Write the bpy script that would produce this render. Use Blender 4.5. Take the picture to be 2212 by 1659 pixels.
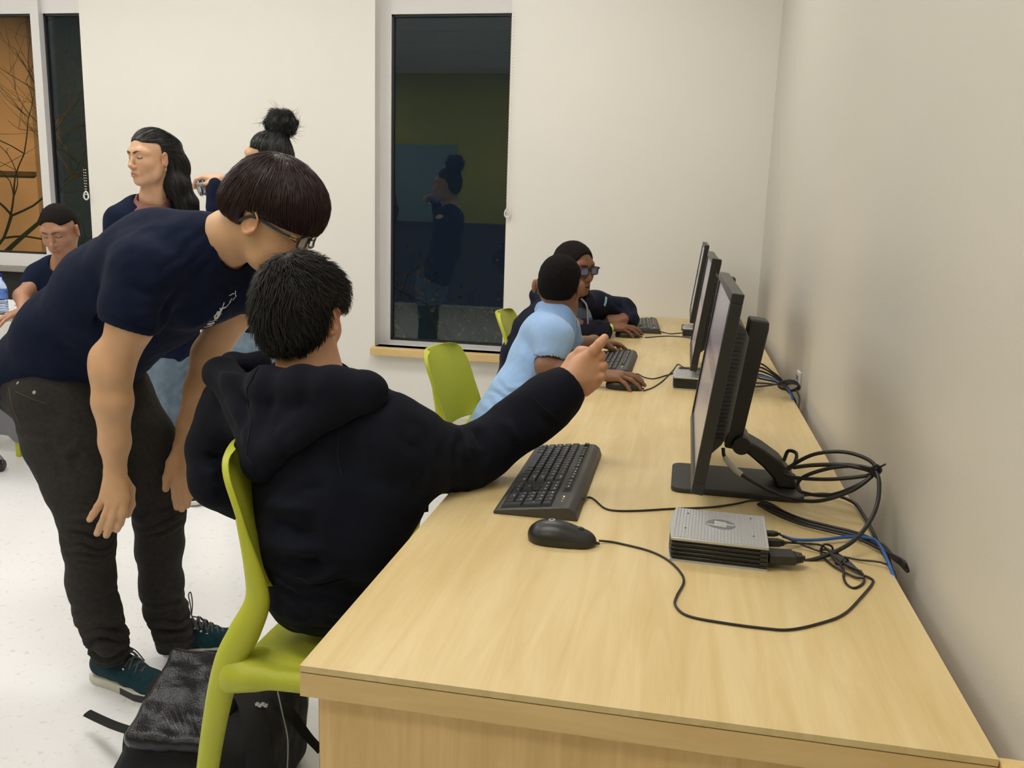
import bpy, bmesh, math, random
import numpy as np
from mathutils import Vector, Matrix
from mathutils.bvhtree import BVHTree

random.seed(7)
rng = np.random.default_rng(7)
for o in list(bpy.data.objects):
    bpy.data.objects.remove(o)
C = bpy.context.scene.collection
SC = bpy.context.scene

# ------------------------------------------------------------------ camera
# solved from the vanishing points of the desk, window and wall corner
FPX = 1900.0
W, H = 2212, 1659
_d = np.array([1488 - W / 2, 468.3 - H / 2, FPX]); _d /= np.linalg.norm(_d)
_v = np.array([800 - W / 2, 10500 - H / 2, FPX]); _v /= np.linalg.norm(_v)
_v = _v - _d * _v.dot(_d); _v /= np.linalg.norm(_v)
_x = np.cross(_v, _d)
RW = np.array([_x, _d, -_v])
EYE = np.array([0, 0, 1.28])
cam = bpy.data.cameras.new('camera')
cam.sensor_fit = 'HORIZONTAL'; cam.sensor_width = 36; cam.lens = 36 * FPX / W
cam.clip_start = 0.05; cam.clip_end = 60
camo = bpy.data.objects.new('camera', cam); C.objects.link(camo)
_m = Matrix([[RW[i][0], -RW[i][1], -RW[i][2], EYE[i]] for i in range(3)] + [[0, 0, 0, 1]])
camo.matrix_world = _m
SC.camera = camo

# ------------------------------------------------------------------ world, exposure, room lamps
wd = bpy.data.worlds.new('night'); SC.world = wd; wd.use_nodes = True
wd.node_tree.nodes['Background'].inputs[0].default_value = (0.010, 0.013, 0.022, 1)
wd.node_tree.nodes['Background'].inputs[1].default_value = 1.0
SC.view_settings.view_transform = 'Standard'
SC.view_settings.look = 'None'
SC.view_settings.gamma = 1
SC.view_settings.exposure = 0.0
SC.view_settings.use_curve_mapping = False
LAMP_W = 11.5           # emission of the ceiling diffusers
LAMP_COL = (1.0, 0.955, 0.885)

# ------------------------------------------------------------------ measuring helpers
def ray(px, py):
    return RW @ np.array([px - W / 2, py - H / 2, FPX])
def Q(px, py, Y):
    r = ray(px, py); return EYE + r * (Y / r[1])
def onz(px, py, z):
    r = ray(px, py); return EYE + r * ((z - 1.28) / r[2])
def onx(px, py, X):
    r = ray(px, py); return EYE + r * (X / r[0])
def nrm(v):
    v = np.asarray(v, float); return v / (np.linalg.norm(v) + 1e-12)

# ------------------------------------------------------------------ materials
MATS = {}
def mat(name, base, rough=0.5, metal=0.0, var=None, bump=None, vcol=False, spec=0.5, sss=0.0, sheen=0.0, coat=0.0, emit=None):
    """var=(scale, amount, (sx,sy,sz)) brightness mottling; bump=(scale, strength, (sx,sy,sz))"""
    if name in MATS: return MATS[name]
    m = bpy.data.materials.new(name); m.use_nodes = True
    nt = m.node_tree; b = nt.nodes['Principled BSDF']
    b.inputs['Base Color'].default_value = (*base, 1)
    b.inputs['Roughness'].default_value = rough
    b.inputs['Metallic'].default_value = metal
    b.inputs['Specular IOR Level'].default_value = spec
    if sss:
        b.inputs['Subsurface Weight'].default_value = sss
        b.inputs['Subsurface Radius'].default_value = (1.0, 0.35, 0.2)
        b.inputs['Subsurface Scale'].default_value = 0.008
    if sheen:
        b.inputs['Sheen Weight'].default_value = sheen
        b.inputs['Sheen Roughness'].default_value = 0.5
    if coat:
        b.inputs['Coat Weight'].default_value = coat
        b.inputs['Coat Roughness'].default_value = 0.15
    if emit:
        b.inputs['Emission Color'].default_value = (*emit[0], 1)
        b.inputs['Emission Strength'].default_value = emit[1]
    tc = nt.nodes.new('ShaderNodeTexCoord')
    src = None
    if vcol:
        a = nt.nodes.new('ShaderNodeAttribute'); a.attribute_name = 'Col'
        src = a.outputs['Color']
    def coord(scl):
        mp = nt.nodes.new('ShaderNodeMapping'); mp.inputs['Scale'].default_value = scl
        nt.links.new(tc.outputs['Object'], mp.inputs['Vector']); return mp.outputs[0]
    if var:
        n = nt.nodes.new('ShaderNodeTexNoise'); n.inputs['Scale'].default_value = var[0]
        n.inputs['Detail'].default_value = 4
        nt.links.new(coord(var[2] if len(var) > 2 else (1, 1, 1)), n.inputs['Vector'])
        mr = nt.nodes.new('ShaderNodeMapRange')
        mr.inputs['From Min'].default_value = 0.3; mr.inputs['From Max'].default_value = 0.7
        mr.inputs['To Min'].default_value = 1 - var[1]; mr.inputs['To Max'].default_value = 1 + var[1]
        nt.links.new(n.outputs['Fac'], mr.inputs['Value'])
        mx = nt.nodes.new('ShaderNodeVectorMath'); mx.operation = 'SCALE'
        if src is not None: nt.links.new(src, mx.inputs[0])
        else: mx.inputs[0].default_value = base
        nt.links.new(mr.outputs[0], mx.inputs['Scale'])
        src = mx.outputs[0]
    if src is not None:
        nt.links.new(src, b.inputs['Base Color'])
    if bump:
        n = nt.nodes.new('ShaderNodeTexNoise'); n.inputs['Scale'].default_value = bump[0]
        n.inputs['Detail'].default_value = 3
        nt.links.new(coord(bump[2] if len(bump) > 2 else (1, 1, 1)), n.inputs['Vector'])
        bp = nt.nodes.new('ShaderNodeBump'); bp.inputs['Strength'].default_value = bump[1]
        bp.inputs['Distance'].default_value = 0.002
        nt.links.new(n.outputs['Fac'], bp.inputs['Height'])
        nt.links.new(bp.outputs[0], b.inputs['Normal'])
    MATS[name] = m
    return m

def wood(name, dark, light, scl, rough=0.38):
    """maple laminate: stretched grain plus soft blotchy figure"""
    m = bpy.data.materials.new(name); m.use_nodes = True
    nt = m.node_tree; b = nt.nodes['Principled BSDF']; b.inputs['Roughness'].default_value = rough
    b.inputs['Specular IOR Level'].default_value = 0.45
    tc = nt.nodes.new('ShaderNodeTexCoord')
    mp = nt.nodes.new('ShaderNodeMapping'); mp.inputs['Scale'].default_value = scl
    nt.links.new(tc.outputs['Object'], mp.inputs[0])
    n1 = nt.nodes.new('ShaderNodeTexNoise'); n1.inputs['Scale'].default_value = 1; n1.inputs['Detail'].default_value = 8
    n1.inputs['Roughness'].default_value = 0.62; n1.inputs['Distortion'].default_value = 0.7
    nt.links.new(mp.outputs[0], n1.inputs['Vector'])
    mp2 = nt.nodes.new('ShaderNodeMapping'); mp2.inputs['Scale'].default_value = tuple(max(2.0, s * 0.16) for s in scl)
    nt.links.new(tc.outputs['Object'], mp2.inputs[0])
    n2 = nt.nodes.new('ShaderNodeTexNoise'); n2.inputs['Scale'].default_value = 1; n2.inputs['Detail'].default_value = 3
    nt.links.new(mp2.outputs[0], n2.inputs['Vector'])
    ad = nt.nodes.new('ShaderNodeMath'); ad.operation = 'MULTIPLY_ADD'; ad.inputs[1].default_value = 0.6
    nt.links.new(n1.outputs['Fac'], ad.inputs[0])
    ml = nt.nodes.new('ShaderNodeMath'); ml.operation = 'MULTIPLY'; ml.inputs[1].default_value = 0.4
    nt.links.new(n2.outputs['Fac'], ml.inputs[0]); nt.links.new(ml.outputs[0], ad.inputs[2])
    cr = nt.nodes.new('ShaderNodeValToRGB')
    cr.color_ramp.elements[0].position = 0.36; cr.color_ramp.elements[0].color = (*dark, 1)
    cr.color_ramp.elements[1].position = 0.60; cr.color_ramp.elements[1].color = (*light, 1)
    nt.links.new(ad.outputs[0], cr.inputs[0]); nt.links.new(cr.outputs[0], b.inputs['Base Color'])
    return m

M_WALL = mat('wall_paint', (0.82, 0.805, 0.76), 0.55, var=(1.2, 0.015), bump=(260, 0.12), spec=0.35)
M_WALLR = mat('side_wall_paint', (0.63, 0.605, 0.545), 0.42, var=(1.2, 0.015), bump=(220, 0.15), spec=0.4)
M_LIME = mat('lime_wall_paint', (0.50, 0.47, 0.05), 0.6)
M_OLIVE = mat('olive_wall_paint', (0.20, 0.19, 0.085), 0.6)
M_DOOR = mat('teal_door', (0.22, 0.34, 0.38), 0.5)
M_CEIL = mat('ceiling_tile', (0.72, 0.72, 0.70), 0.9, var=(60, 0.05))
M_ALU = mat('white_aluminium', (0.74, 0.73, 0.74), 0.4)
M_GASK = mat('black_gasket', (0.015, 0.015, 0.018), 0.5)
M_TOP = wood('maple_laminate', (0.62, 0.46, 0.20), (0.74, 0.585, 0.31), (34, 2.6, 34), 0.36)
M_PANEL = wood('maple_panel', (0.64, 0.43, 0.17), (0.80, 0.575, 0.27), (42, 42, 2.2), 0.45)
M_EDGE = wood('maple_edge', (0.67, 0.46, 0.19), (0.77, 0.56, 0.26), (5, 5, 30), 0.45)
M_SEAM = mat('brown_glue_line', (0.16, 0.09, 0.05), 0.6)
M_BLK = mat('black_plastic', (0.018, 0.018, 0.019), 0.36, bump=(900, 0.08))
M_BLK2 = mat('matte_black_plastic', (0.026, 0.026, 0.027), 0.5, bump=(900, 0.15))
M_KEYB = mat('charcoal_plastic', (0.055, 0.052, 0.05), 0.45, bump=(1200, 0.1))
M_KEY = mat('key_plastic', (0.035, 0.037, 0.042), 0.42)
M_SILV = mat('brushed_silver', (0.52, 0.525, 0.54), 0.38, metal=0.35)
M_WHT = mat('white_print', (0.75, 0.76, 0.78), 0.5)
M_CABLE = mat('black_cable', (0.017, 0.015, 0.015), 0.42)
M_CABLEB = mat('blue_cable', (0.03, 0.12, 0.42), 0.4)
M_GREEN = mat('lime_plastic', (0.50, 0.535, 0.045), 0.42, bump=(700, 0.2), spec=0.4)
M_GREY = mat('grey_plastic', (0.20, 0.20, 0.23), 0.45)
M_CHROME = mat('dull_metal', (0.5, 0.5, 0.5), 0.3, metal=1.0)

def glass_mat(name, tint, rough=0.0, ior=1.5):
    m = bpy.data.materials.new(name); m.use_nodes = True
    b = m.node_tree.nodes['Principled BSDF']
    b.inputs['Base Color'].default_value = (*tint, 1); b.inputs['Roughness'].default_value = rough
    b.inputs['Transmission Weight'].default_value = 1.0; b.inputs['IOR'].default_value = ior
    return m
M_GLASS = glass_mat('window_glass', (0.80, 0.90, 0.88), 0.0, 1.40)

# ------------------------------------------------------------------ object helpers
def link(name, me, m=None, parent=None):
    o = bpy.data.objects.new(name, me); C.objects.link(o)
    if m is not None: o.data.materials.append(m)
    if parent is not None:
        o.parent = parent
    return o
def tag(o, label=None, cat=None, group=None, kind=None):
    if label: o['label'] = label
    if cat: o['category'] = cat
    if group: o['group'] = group
    if kind: o['kind'] = kind
    return o
def basis(o):
    m = Matrix.Identity(4)
    while o is not None: m = o.matrix_basis @ m; o = o.parent
    return m
def thing(name, label, cat, loc=(0, 0, 0), rz=0.0, group=None):
    o = bpy.data.objects.new(name, None); C.objects.link(o)
    o.location = loc; o.rotation_euler = (0, 0, rz); o.empty_display_size = 0.05
    return tag(o, label, cat, group)

class MB:
    """collects simple solids into one mesh"""
    def __init__(s): s.v = []; s.f = []
    def add(s, v, f):
        n = len(s.v); s.v += [tuple(p) for p in v]; s.f += [tuple(i + n for i in q) for q in f]; return s
    def box(s, x0, x1, y0, y1, z0, z1):
        v = [(x, y, z) for x in (x0, x1) for y in (y0, y1) for z in (z0, z1)]
        return s.add(v, [(0, 1, 3, 2), (4, 6, 7, 5), (0, 4, 5, 1), (2, 3, 7, 6), (0, 2, 6, 4), (1, 5, 7, 3)])
    def obox(s, c, ax, ay, az):
        c, ax, ay, az = map(np.array, (c, ax, ay, az))
        v = [c + i * ax + j * ay + k * az for i in (-1, 1) for j in (-1, 1) for k in (-1, 1)]
        return s.add(v, [(0, 1, 3, 2), (4, 6, 7, 5), (0, 4, 5, 1), (2, 3, 7, 6), (0, 2, 6, 4), (1, 5, 7, 3)])
    def prism(s, poly, axis, a0, a1):
        """poly in the two other axes (cyclic order), extruded along axis a0..a1"""
        n = len(poly); v = []
        for a in (a0, a1):
            for p in poly:
                q = [p[0], p[1]]; q.insert(axis, a); v.append(q)
        f = [tuple(range(n))[::-1], tuple(range(n, 2 * n))] + [(i, (i + 1) % n, n + (i + 1) % n, n + i) for i in range(n)]
        return s.add(v, f)
    def lathe(s, prof, c=(0, 0, 0), n=24, axis=2):
        v = []; f = []
        for r, z in prof:
            for k in range(n):
                a = 2 * math.pi * k / n; p = [r * math.cos(a), r * math.sin(a)]; p.insert(axis, z)
                v.append([p[i] + c[i] for i in range(3)])
        for i in range(len(prof) - 1):
            for k in range(n):
                f.append((i * n + k, i * n + (k + 1) % n, (i + 1) * n + (k + 1) % n, (i + 1) * n + k))
        f.append(tuple(range(n))[::-1]); f.append(tuple(range((len(prof) - 1) * n, len(prof) * n)))
        return s.add(v, f)
    def tube(s, pts, r, n=8, sm=6, flat=1.0, upv=None):
        pts = [np.array(p, float) for p in pts]
        if sm > 1 and len(pts) > 2: pts = catmull(pts, sm)
        rs = r if hasattr(r, '__len__') else [r] * len(pts)
        if len(rs) != len(pts): rs = np.interp(np.linspace(0, 1, len(pts)), np.linspace(0, 1, len(rs)), rs)
        v = []; f = []; up = None
        for i, p in enumerate(pts):
            t = nrm(pts[min(i + 1, len(pts) - 1)] - pts[max(i - 1, 0)])
            if upv is not None: up = np.array(upv, float)
            elif up is None: up = np.array([0, 0, 1.]) if abs(t[2]) < 0.9 else np.array([1., 0, 0])
            a = nrm(up - t * up.dot(t)); b = np.cross(t, a); up = a
            for k in range(n):
                w = 2 * math.pi * k / n
                v.append(p + rs[i] * (flat * math.cos(w) * a + math.sin(w) * b))
        for i in range(len(pts) - 1):
            for k in range(n):
                f.append((i * n + k, i * n + (k + 1) % n, (i + 1) * n + (k + 1) % n, (i + 1) * n + k))
        f.append(tuple(range(n))[::-1]); f.append(tuple(range((len(pts) - 1) * n, len(pts) * n)))
        return s.add(v, f)
    def mesh(s, name, smooth=False):
        me = bpy.data.meshes.new(name); me.from_pydata([tuple(map(float, p)) for p in s.v], [], s.f); me.update()
        bm = bmesh.new(); bm.from_mesh(me); bmesh.ops.recalc_face_normals(bm, faces=bm.faces); bm.to_mesh(me); bm.free()
        if smooth:
            me.shade_smooth()
            try: me.set_sharp_from_angle(angle=math.radians(50))
            except Exception: pass
        return me
    def build(s, name, m, parent=None, smooth=False, bevel=0.0, seg=2):
        me = s.mesh(name, smooth)
        if parent is not None and getattr(s, 'world', False):
            me.transform(basis(parent).inverted())
        o = link(name, me, m, parent)
        if bevel:
            md = o.modifiers.new('bevel', 'BEVEL'); md.width = bevel; md.segments = seg; md.limit_method = 'ANGLE'
            md.harden_normals = False
            me.shade_smooth()
            try: me.set_sharp_from_angle(angle=math.radians(40))
            except Exception: pass
        return o
def WB():
    b = MB(); b.world = True; return b
def catmull(P, sm):
    P = [2 * P[0] - P[1]] + list(P) + [2 * P[-1] - P[-2]]
    out = []
    for i in range(1, len(P) - 2):
        p0, p1, p2, p3 = P[i - 1:i + 3]
        for k in range(sm):
            t = k / sm
            out.append(0.5 * ((2 * p1) + (-p0 + p2) * t + (2 * p0 - 5 * p1 + 4 * p2 - p3) * t * t + (-p0 + 3 * p1 - 3 * p2 + p3) * t ** 3))
    out.append(P[-2]); return out
def copy_tree(o, parent=None):
    c = o.copy(); C.objects.link(c); c.parent = parent
    for ch in list(o.children): copy_tree(ch, c)
    return c

# ------------------------------------------------------------------ implicit surfaces
def vnoise(p, seed=0):
    """smooth value noise, p (N,3) -> -1..1"""
    i = np.floor(p).astype(np.int64); f = p - i; u = f * f * (3 - 2 * f)
    def h(a, b, c):
        n = (a * 73856093) ^ (b * 19349663) ^ (c * 83492791) ^ (seed * 2654435 + 1013)
        n = (n ^ (n >> 13)) * 1274126177; n = n ^ (n >> 16)
        return (n & 0xffff) / 32767.5 - 1.0
    r = 0
    for dx in (0, 1):
        for dy in (0, 1):
            for dz in (0, 1):
                w = (u[:, 0] if dx else 1 - u[:, 0]) * (u[:, 1] if dy else 1 - u[:, 1]) * (u[:, 2] if dz else 1 - u[:, 2])
                r = r + w * h(i[:, 0] + dx, i[:, 1] + dy, i[:, 2] + dz)
    return r

class SDF:
    def __init__(s): s.p = []
    def _add(s, fn, lo, hi, k, sub):
        s.p.append((fn, np.array(lo) - k, np.array(hi) + k, k, sub)); return s
    def cap(s, a, b, ra, rb=None, k=0.01, sub=False, n=None, sc=1.0):
        """tapering capsule; n, sc: flatten (sc<1) or widen (sc>1) along n"""
        a = np.array(a, float); b = np.array(b, float); rb = ra if rb is None else rb
        ab = b - a; L = ab.dot(ab) + 1e-12
        if n is not None: n = nrm(n)
        def fn(q):
            w = q - a; t = np.clip(w @ ab / L, 0, 1); w = w - t[:, None] * ab
            r = ra + (rb - ra) * t
            if n is None: return np.sqrt((w * w).sum(1)) - r
            c = w @ n; ww = (w * w).sum(1) - c * c + (c / sc) ** 2
            l = np.sqrt(np.maximum(ww, 1e-12))
            g = np.sqrt(np.maximum((w * w).sum(1) - c * c + (c / (sc * sc)) ** 2, 1e-12)) / l
            return (l - r) / np.maximum(g, 0.3)
        R = max(ra, rb) * max(1, sc if n is not None else 1)
        return s._add(fn, np.minimum(a, b) - R, np.maximum(a, b) + R, k, sub)
    def chain(s, pts, rs, k=0.01, sub=False, n=None, sc=1.0):
        for i in range(len(pts) - 1):
            ra, rb = (rs, rs) if not hasattr(rs, '__len__') else (rs[i], rs[i + 1])
            s.cap(pts[i], pts[i + 1], ra, rb, k, sub, n, sc)
        return s
    def ell(s, c, r, k=0.01, sub=False, R=None):
        c = np.array(c, float); r = np.array(r, float); Rm = np.eye(3) if R is None else np.array(R)  # rows = local axes
        def fn(q):
            w = (q - c) @ Rm.T; k0 = np.sqrt(((w / r) ** 2).sum(1)) + 1e-9; k1 = np.sqrt(((w / (r * r)) ** 2).sum(1)) + 1e-9
            return k0 * (k0 - 1) / k1
        m = max(r); return s._add(fn, c - m, c + m, k, sub)
    def box(s, c, hf, rd=0.005, k=0.005, sub=False, R=None):
        c = np.array(c, float); hf = np.array(hf, float) - rd; Rm = np.eye(3) if R is None else np.array(R)
        def fn(q):
            w = np.abs((q - c) @ Rm.T) - hf
            return np.sqrt((np.maximum(w, 0) ** 2).sum(1)) + np.minimum(w.max(1), 0) - rd
        m = np.linalg.norm(hf) + rd; return s._add(fn, c - m, c + m, k, sub)
    def ev(s, q, lo=None, hi=None):
        d = np.full(len(q), 1.0)
        for fn, l, h, k, sub in s.p:
            mg = 0.03 + k
            if lo is not None:
                ok = ((lo < h + mg) & (hi > l - mg)).all(1)
                idx = np.nonzero(np.repeat(ok, len(q) // len(lo)))[0]
            else:
                idx = np.nonzero(((q < h + mg) & (q > l - mg)).all(1))[0]
            if len(idx) == 0: continue
            e = fn(q[idx]); a = d[idx]
            if sub:
                hh = np.clip(0.5 - 0.5 * (e + a) / k, 0, 1); d[idx] = a * (1 - hh) - e * hh + k * hh * (1 - hh)
            else:
                hh = np.clip(0.5 + 0.5 * (e - a) / k, 0, 1); d[idx] = e * (1 - hh) + a * hh - k * hh * (1 - hh)
        return d
    def nets(s, h):
        pos = [p for p in s.p if not p[4]]
        lo = np.min([p[1] for p in pos], 0) - 3 * h; hi = np.max([p[2] for p in pos], 0) + 3 * h
        B = 8; nb = np.ceil((hi - lo) / (h * B)).astype(int)
        g = np.stack(np.meshgrid(*[np.arange(n) for n in nb], indexing='ij'), -1).reshape(-1, 3)
        cen = lo + (g + 0.5) * h * B
        # coarse pass
        dc = s.ev(cen, cen - 1e-4, cen + 1e-4)
        g = g[np.abs(dc) < h * B * 1.5]
        org = g * B
        off = np.stack(np.meshgrid(*[np.arange(B + 1)] * 3, indexing='ij'), -1).reshape(-1, 3)
        V = []; KEY = []; E = []
        N = nb * B + 4
        def key(c): return ((c[..., 0] + 1) * N[1] + c[..., 1] + 1) * N[2] + c[..., 2] + 1
        for c0 in range(0, len(org), 1500):
            oo = org[c0:c0 + 1500]
            gi = oo[:, None] + off[None]
            q = (lo + gi * h).reshape(-1, 3)
            bl = lo + oo * h; d = s.ev(q, bl, bl + B * h).reshape(-1, B + 1, B + 1, B + 1)
            S = d < 0
            cor = [(i, j, k) for i in (0, 1) for j in (0, 1) for k in (0, 1)]
            st = np.stack([S[:, i:B + i, j:B + j, k:B + k] for i, j, k in cor], -1)
            act = st.any(-1) & ~st.all(-1)
            b, x, y, z = np.nonzero(act)
            if len(b) == 0: continue
            dv = np.stack([d[b, x + i, y + j, z + k] for i, j, k in cor], -1)
            acc = np.zeros((len(b), 3)); cnt = np.zeros(len(b))
            ca = np.array(cor, float)
            for m in range(8):
                for ax in range(3):
                    if cor[m][ax] == 0:
                        m2 = m + (4, 2, 1)[ax]
                        da, db = dv[:, m], dv[:, m2]
                        cr = (da < 0) != (db < 0)
                        t = np.where(cr, da / np.where(cr, da - db, 1), 0)
                        pt = ca[m][None] + t[:, None] * (ca[m2] - ca[m])[None]
                        acc += np.where(cr[:, None], pt, 0); cnt += cr
            cell = oo[b] + np.stack([x, y, z], 1)
            V.append(lo + (cell + acc / cnt[:, None]) * h); KEY.append(key(cell))
            for ax in range(3):
                sl1 = [slice(0, B)] * 3; sl2 = [slice(0, B)] * 3; sl2[ax] = slice(1, B + 1)
                A = S[:, sl1[0], sl1[1], sl1[2]]; Bb = S[:, sl2[0], sl2[1], sl2[2]]
                bb, xx, yy, zz = np.nonzero(A != Bb)
                if len(bb): E.append((ax, oo[bb] + np.stack([xx, yy, zz], 1), A[bb, xx, yy, zz]))
        V = np.concatenate(V); KEY = np.concatenate(KEY)
        o = np.argsort(KEY); KEY = KEY[o]; V = V[o]
        F = []
        for ax, c, ins in E:
            u = np.zeros(3, int); w = np.zeros(3, int); u[(ax + 1) % 3] = 1; w[(ax + 2) % 3] = 1
            ks = [key(c - u - w), key(c - w), key(c), key(c - u)]
            ix = []; ok = np.ones(len(c), bool)
            for kk in ks:
                p = np.searchsorted(KEY, kk); p = np.minimum(p, len(KEY) - 1); ok &= KEY[p] == kk; ix.append(p)
            q = np.stack(ix, 1); q = np.where(ins[:, None], q, q[:, ::-1]); F.append(q[ok])
        return V, np.concatenate(F)

def vnormals(V, F):
    a = V[F[:, 2]] - V[F[:, 0]]; b = V[F[:, 3]] - V[F[:, 1]]; n = np.cross(a, b)
    N = np.zeros_like(V)
    for i in range(4): np.add.at(N, F[:, i], n)
    return N / (np.linalg.norm(N, axis=1)[:, None] + 1e-12)
def relax(V, F, it=1, w=0.5):
    for _ in range(it):
        A = np.zeros_like(V); c = np.zeros(len(V))
        for i in range(4):
            for j in ((i + 1) % 4, (i + 3) % 4):
                np.add.at(A, F[:, i], V[F[:, j]]); np.add.at(c, F[:, i], 1)
        V = V * (1 - w) + w * A / np.maximum(c, 1)[:, None]
    return V
def np_mesh(name, V, F, cols=None):
    me = bpy.data.meshes.new(name); k = F.shape[1]
    me.vertices.add(len(V)); me.vertices.foreach_set('co', np.ascontiguousarray(V, dtype=np.float32).ravel())
    me.loops.add(F.size); me.loops.foreach_set('vertex_index', np.ascontiguousarray(F, dtype=np.int32).ravel())
    me.polygons.add(len(F)); me.polygons.foreach_set('loop_start', np.arange(0, F.size, k, dtype=np.int32))
    me.update(calc_edges=True); me.validate(); me.shade_smooth()
    if cols is not None:
        at = me.color_attributes.new('Col', 'FLOAT_COLOR', 'POINT')
        at.data.foreach_set('color', np.hstack([cols, np.ones((len(cols), 1))]).astype(np.float32).ravel())
    return me
LAST = {}
def solid(name, S, h, m, parent=None, disp=None, colf=None, rel=1):
    V, F = S.nets(h)
    if rel: V = relax(V, F, rel)
    if disp is not None:
        Nn = vnormals(V, F); V = V + Nn * disp(V, Nn)[:, None]
    cols = colf(V) if colf else None
    LAST['V'], LAST['F'] = V, F
    me = np_mesh(name, V, F, cols)
    if parent is not None: me.transform(basis(parent).inverted())
    o = link(name, me, m, parent)
    return o
def bvh_of(V, F): return BVHTree.FromPolygons([tuple(p) for p in V], [tuple(int(i) for i in q) for q in F])
def hit(bvh, px, py):
    r = nrm(ray(px, py)); loc, n, i, d = bvh.ray_cast(Vector(EYE), Vector(r))
    if loc is None: return None, None
    n = np.array(n)
    if n.dot(r) > 0: n = -n
    return np.array(loc), n
def ribbons(bvh, strokes, off=0.0012, th=0.0008):
    """flat print or stitched lines laid on a surface: strokes = [(pixel polyline, width in m)]"""
    b = WB()
    for pl, w in strokes:
        pts = []; ns = []
        for i in range(len(pl) - 1):
            n = max(2, int(np.hypot(pl[i + 1][0] - pl[i][0], pl[i + 1][1] - pl[i][1]) / 4))
            for t in np.linspace(0, 1, n, endpoint=(i == len(pl) - 2)):
                p, nn = hit(bvh, pl[i][0] * (1 - t) + pl[i + 1][0] * t, pl[i][1] * (1 - t) + pl[i + 1][1] * t)
                if p is not None: pts.append(p + nn * off); ns.append(nn)
        if len(pts) < 2: continue
        v = []; f = []
        for i, p in enumerate(pts):
            t = nrm(pts[min(i + 1, len(pts) - 1)] - pts[max(i - 1, 0)]); sd = np.cross(t, ns[i]) * w / 2; nn = ns[i] * th
            v += [p + sd - nn, p + sd + nn, p - sd + nn, p - sd - nn]
        for i in range(len(pts) - 1):
            for k in range(4): f.append((i * 4 + k, i * 4 + (k + 1) % 4, i * 4 + 4 + (k + 1) % 4, i * 4 + 4 + k))
        f += [(3, 2, 1, 0), tuple(range(len(pts) * 4 - 4, len(pts) * 4))]
        b.add(v, f)
    return b

# ================================================================== ROOM
D = 4.82; XR = 0.388; XL = -6.2; YB = -2.3; ZC = 3.1
def struct(name, b, m, parent=None, **k):
    o = b.build(name, m, parent, **k)
    if parent is None: o['kind'] = 'structure'
    return o
# floor with scattered chips
M_FLOOR = bpy.data.materials.new('speckled_vinyl'); M_FLOOR.use_nodes = True
nt = M_FLOOR.node_tree; bs = nt.nodes['Principled BSDF']; bs.inputs['Roughness'].default_value = 0.2
bs.inputs['Specular IOR Level'].default_value = 0.4
tc = nt.nodes.new('ShaderNodeTexCoord')
vo = nt.nodes.new('ShaderNodeTexVoronoi'); vo.inputs['Scale'].default_value = 34; vo.inputs['Randomness'].default_value = 1
nz = nt.nodes.new('ShaderNodeTexNoise'); nz.inputs['Scale'].default_value = 46; nz.inputs['Detail'].default_value = 5
nz2 = nt.nodes.new('ShaderNodeTexNoise'); nz2.inputs['Scale'].default_value = 3
for n_ in (vo, nz, nz2): nt.links.new(tc.outputs['Object'], n_.inputs['Vector'])
r1 = nt.nodes.new('ShaderNodeValToRGB')
r1.color_ramp.elements[0].position = 0.30; r1.color_ramp.elements[0].color = (0.77, 0.75, 0.75, 1)
r1.color_ramp.elements[1].position = 0.40; r1.color_ramp.elements[1].color = (0.87, 0.87, 0.895, 1)
nt.links.new(nz.outputs['Fac'], r1.inputs[0])
mr = nt.nodes.new('ShaderNodeMapRange'); mr.inputs['To Min'].default_value = 0.95; mr.inputs['To Max'].default_value = 1.04
nt.links.new(nz2.outputs['Fac'], mr.inputs['Value'])
sm_ = nt.nodes.new('ShaderNodeVectorMath'); sm_.operation = 'SCALE'
nt.links.new(r1.outputs[0], sm_.inputs[0]); nt.links.new(mr.outputs[0], sm_.inputs['Scale'])
nt.links.new(sm_.outputs[0], bs.inputs['Base Color'])

struct('floor', MB().box(XL, XR, YB, D, -0.08, 0), M_FLOOR)
struct('ceiling', MB().box(XL, XR, YB, D, ZC, ZC + 0.08), M_CEIL)
grid = MB()
for x in np.arange(XL + 0.3, XR, 0.61): grid.box(x - 0.012, x + 0.012, YB, D, ZC - 0.006, ZC)
for y in np.arange(YB + 0.35, D, 0.61): grid.box(XL, XR, y - 0.012, y + 0.012, ZC - 0.0055, ZC)
struct('trim_1', grid, M_ALU)
# far wall with the two window openings
W1 = (-1.742, -0.985, 0.485, 2.55)       # x0 x1 z0 z1
W2 = (-5.7, -3.545, 0.62, 3.0)
TH = 0.16
fw = MB()
fw.box(W1[1], XR, D, D + TH, 0, ZC)
fw.box(W2[1], W1[0], D, D + TH, 0, ZC)
fw.box(W1[0], W1[1], D, D + TH, 0, W1[2]); fw.box(W1[0], W1[1], D, D + TH, W1[3], ZC)
fw.box(XL, W2[0], D, D + TH, 0, ZC); fw.box(W2[0], W2[1], D, D + TH, 0, W2[2]); fw.box(W2[0], W2[1], D, D + TH, W2[3], ZC)
struct('wall_far', fw, M_WALL)
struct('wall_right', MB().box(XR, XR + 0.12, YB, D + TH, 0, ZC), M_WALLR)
struct('wall_left', MB().box(XL - 0.12, XL, YB, D + TH, 0, ZC), M_OLIVE)
struct('wall_back', MB().box(XL, XR, YB - 0.12, YB, 0, ZC), M_LIME)
bbw = MB().box(XL, XR, D - 0.014, D - 0.0005, 0, 0.1)
struct('baseboard_far', bbw, mat('cream_baseboard', (0.66, 0.62, 0.52), 0.5), bevel=0.003)
d1 = struct('door_1', MB().box(-4.15, -3.2, YB + 0.001, YB + 0.05, 0, 2.15), M_DOOR)
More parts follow.
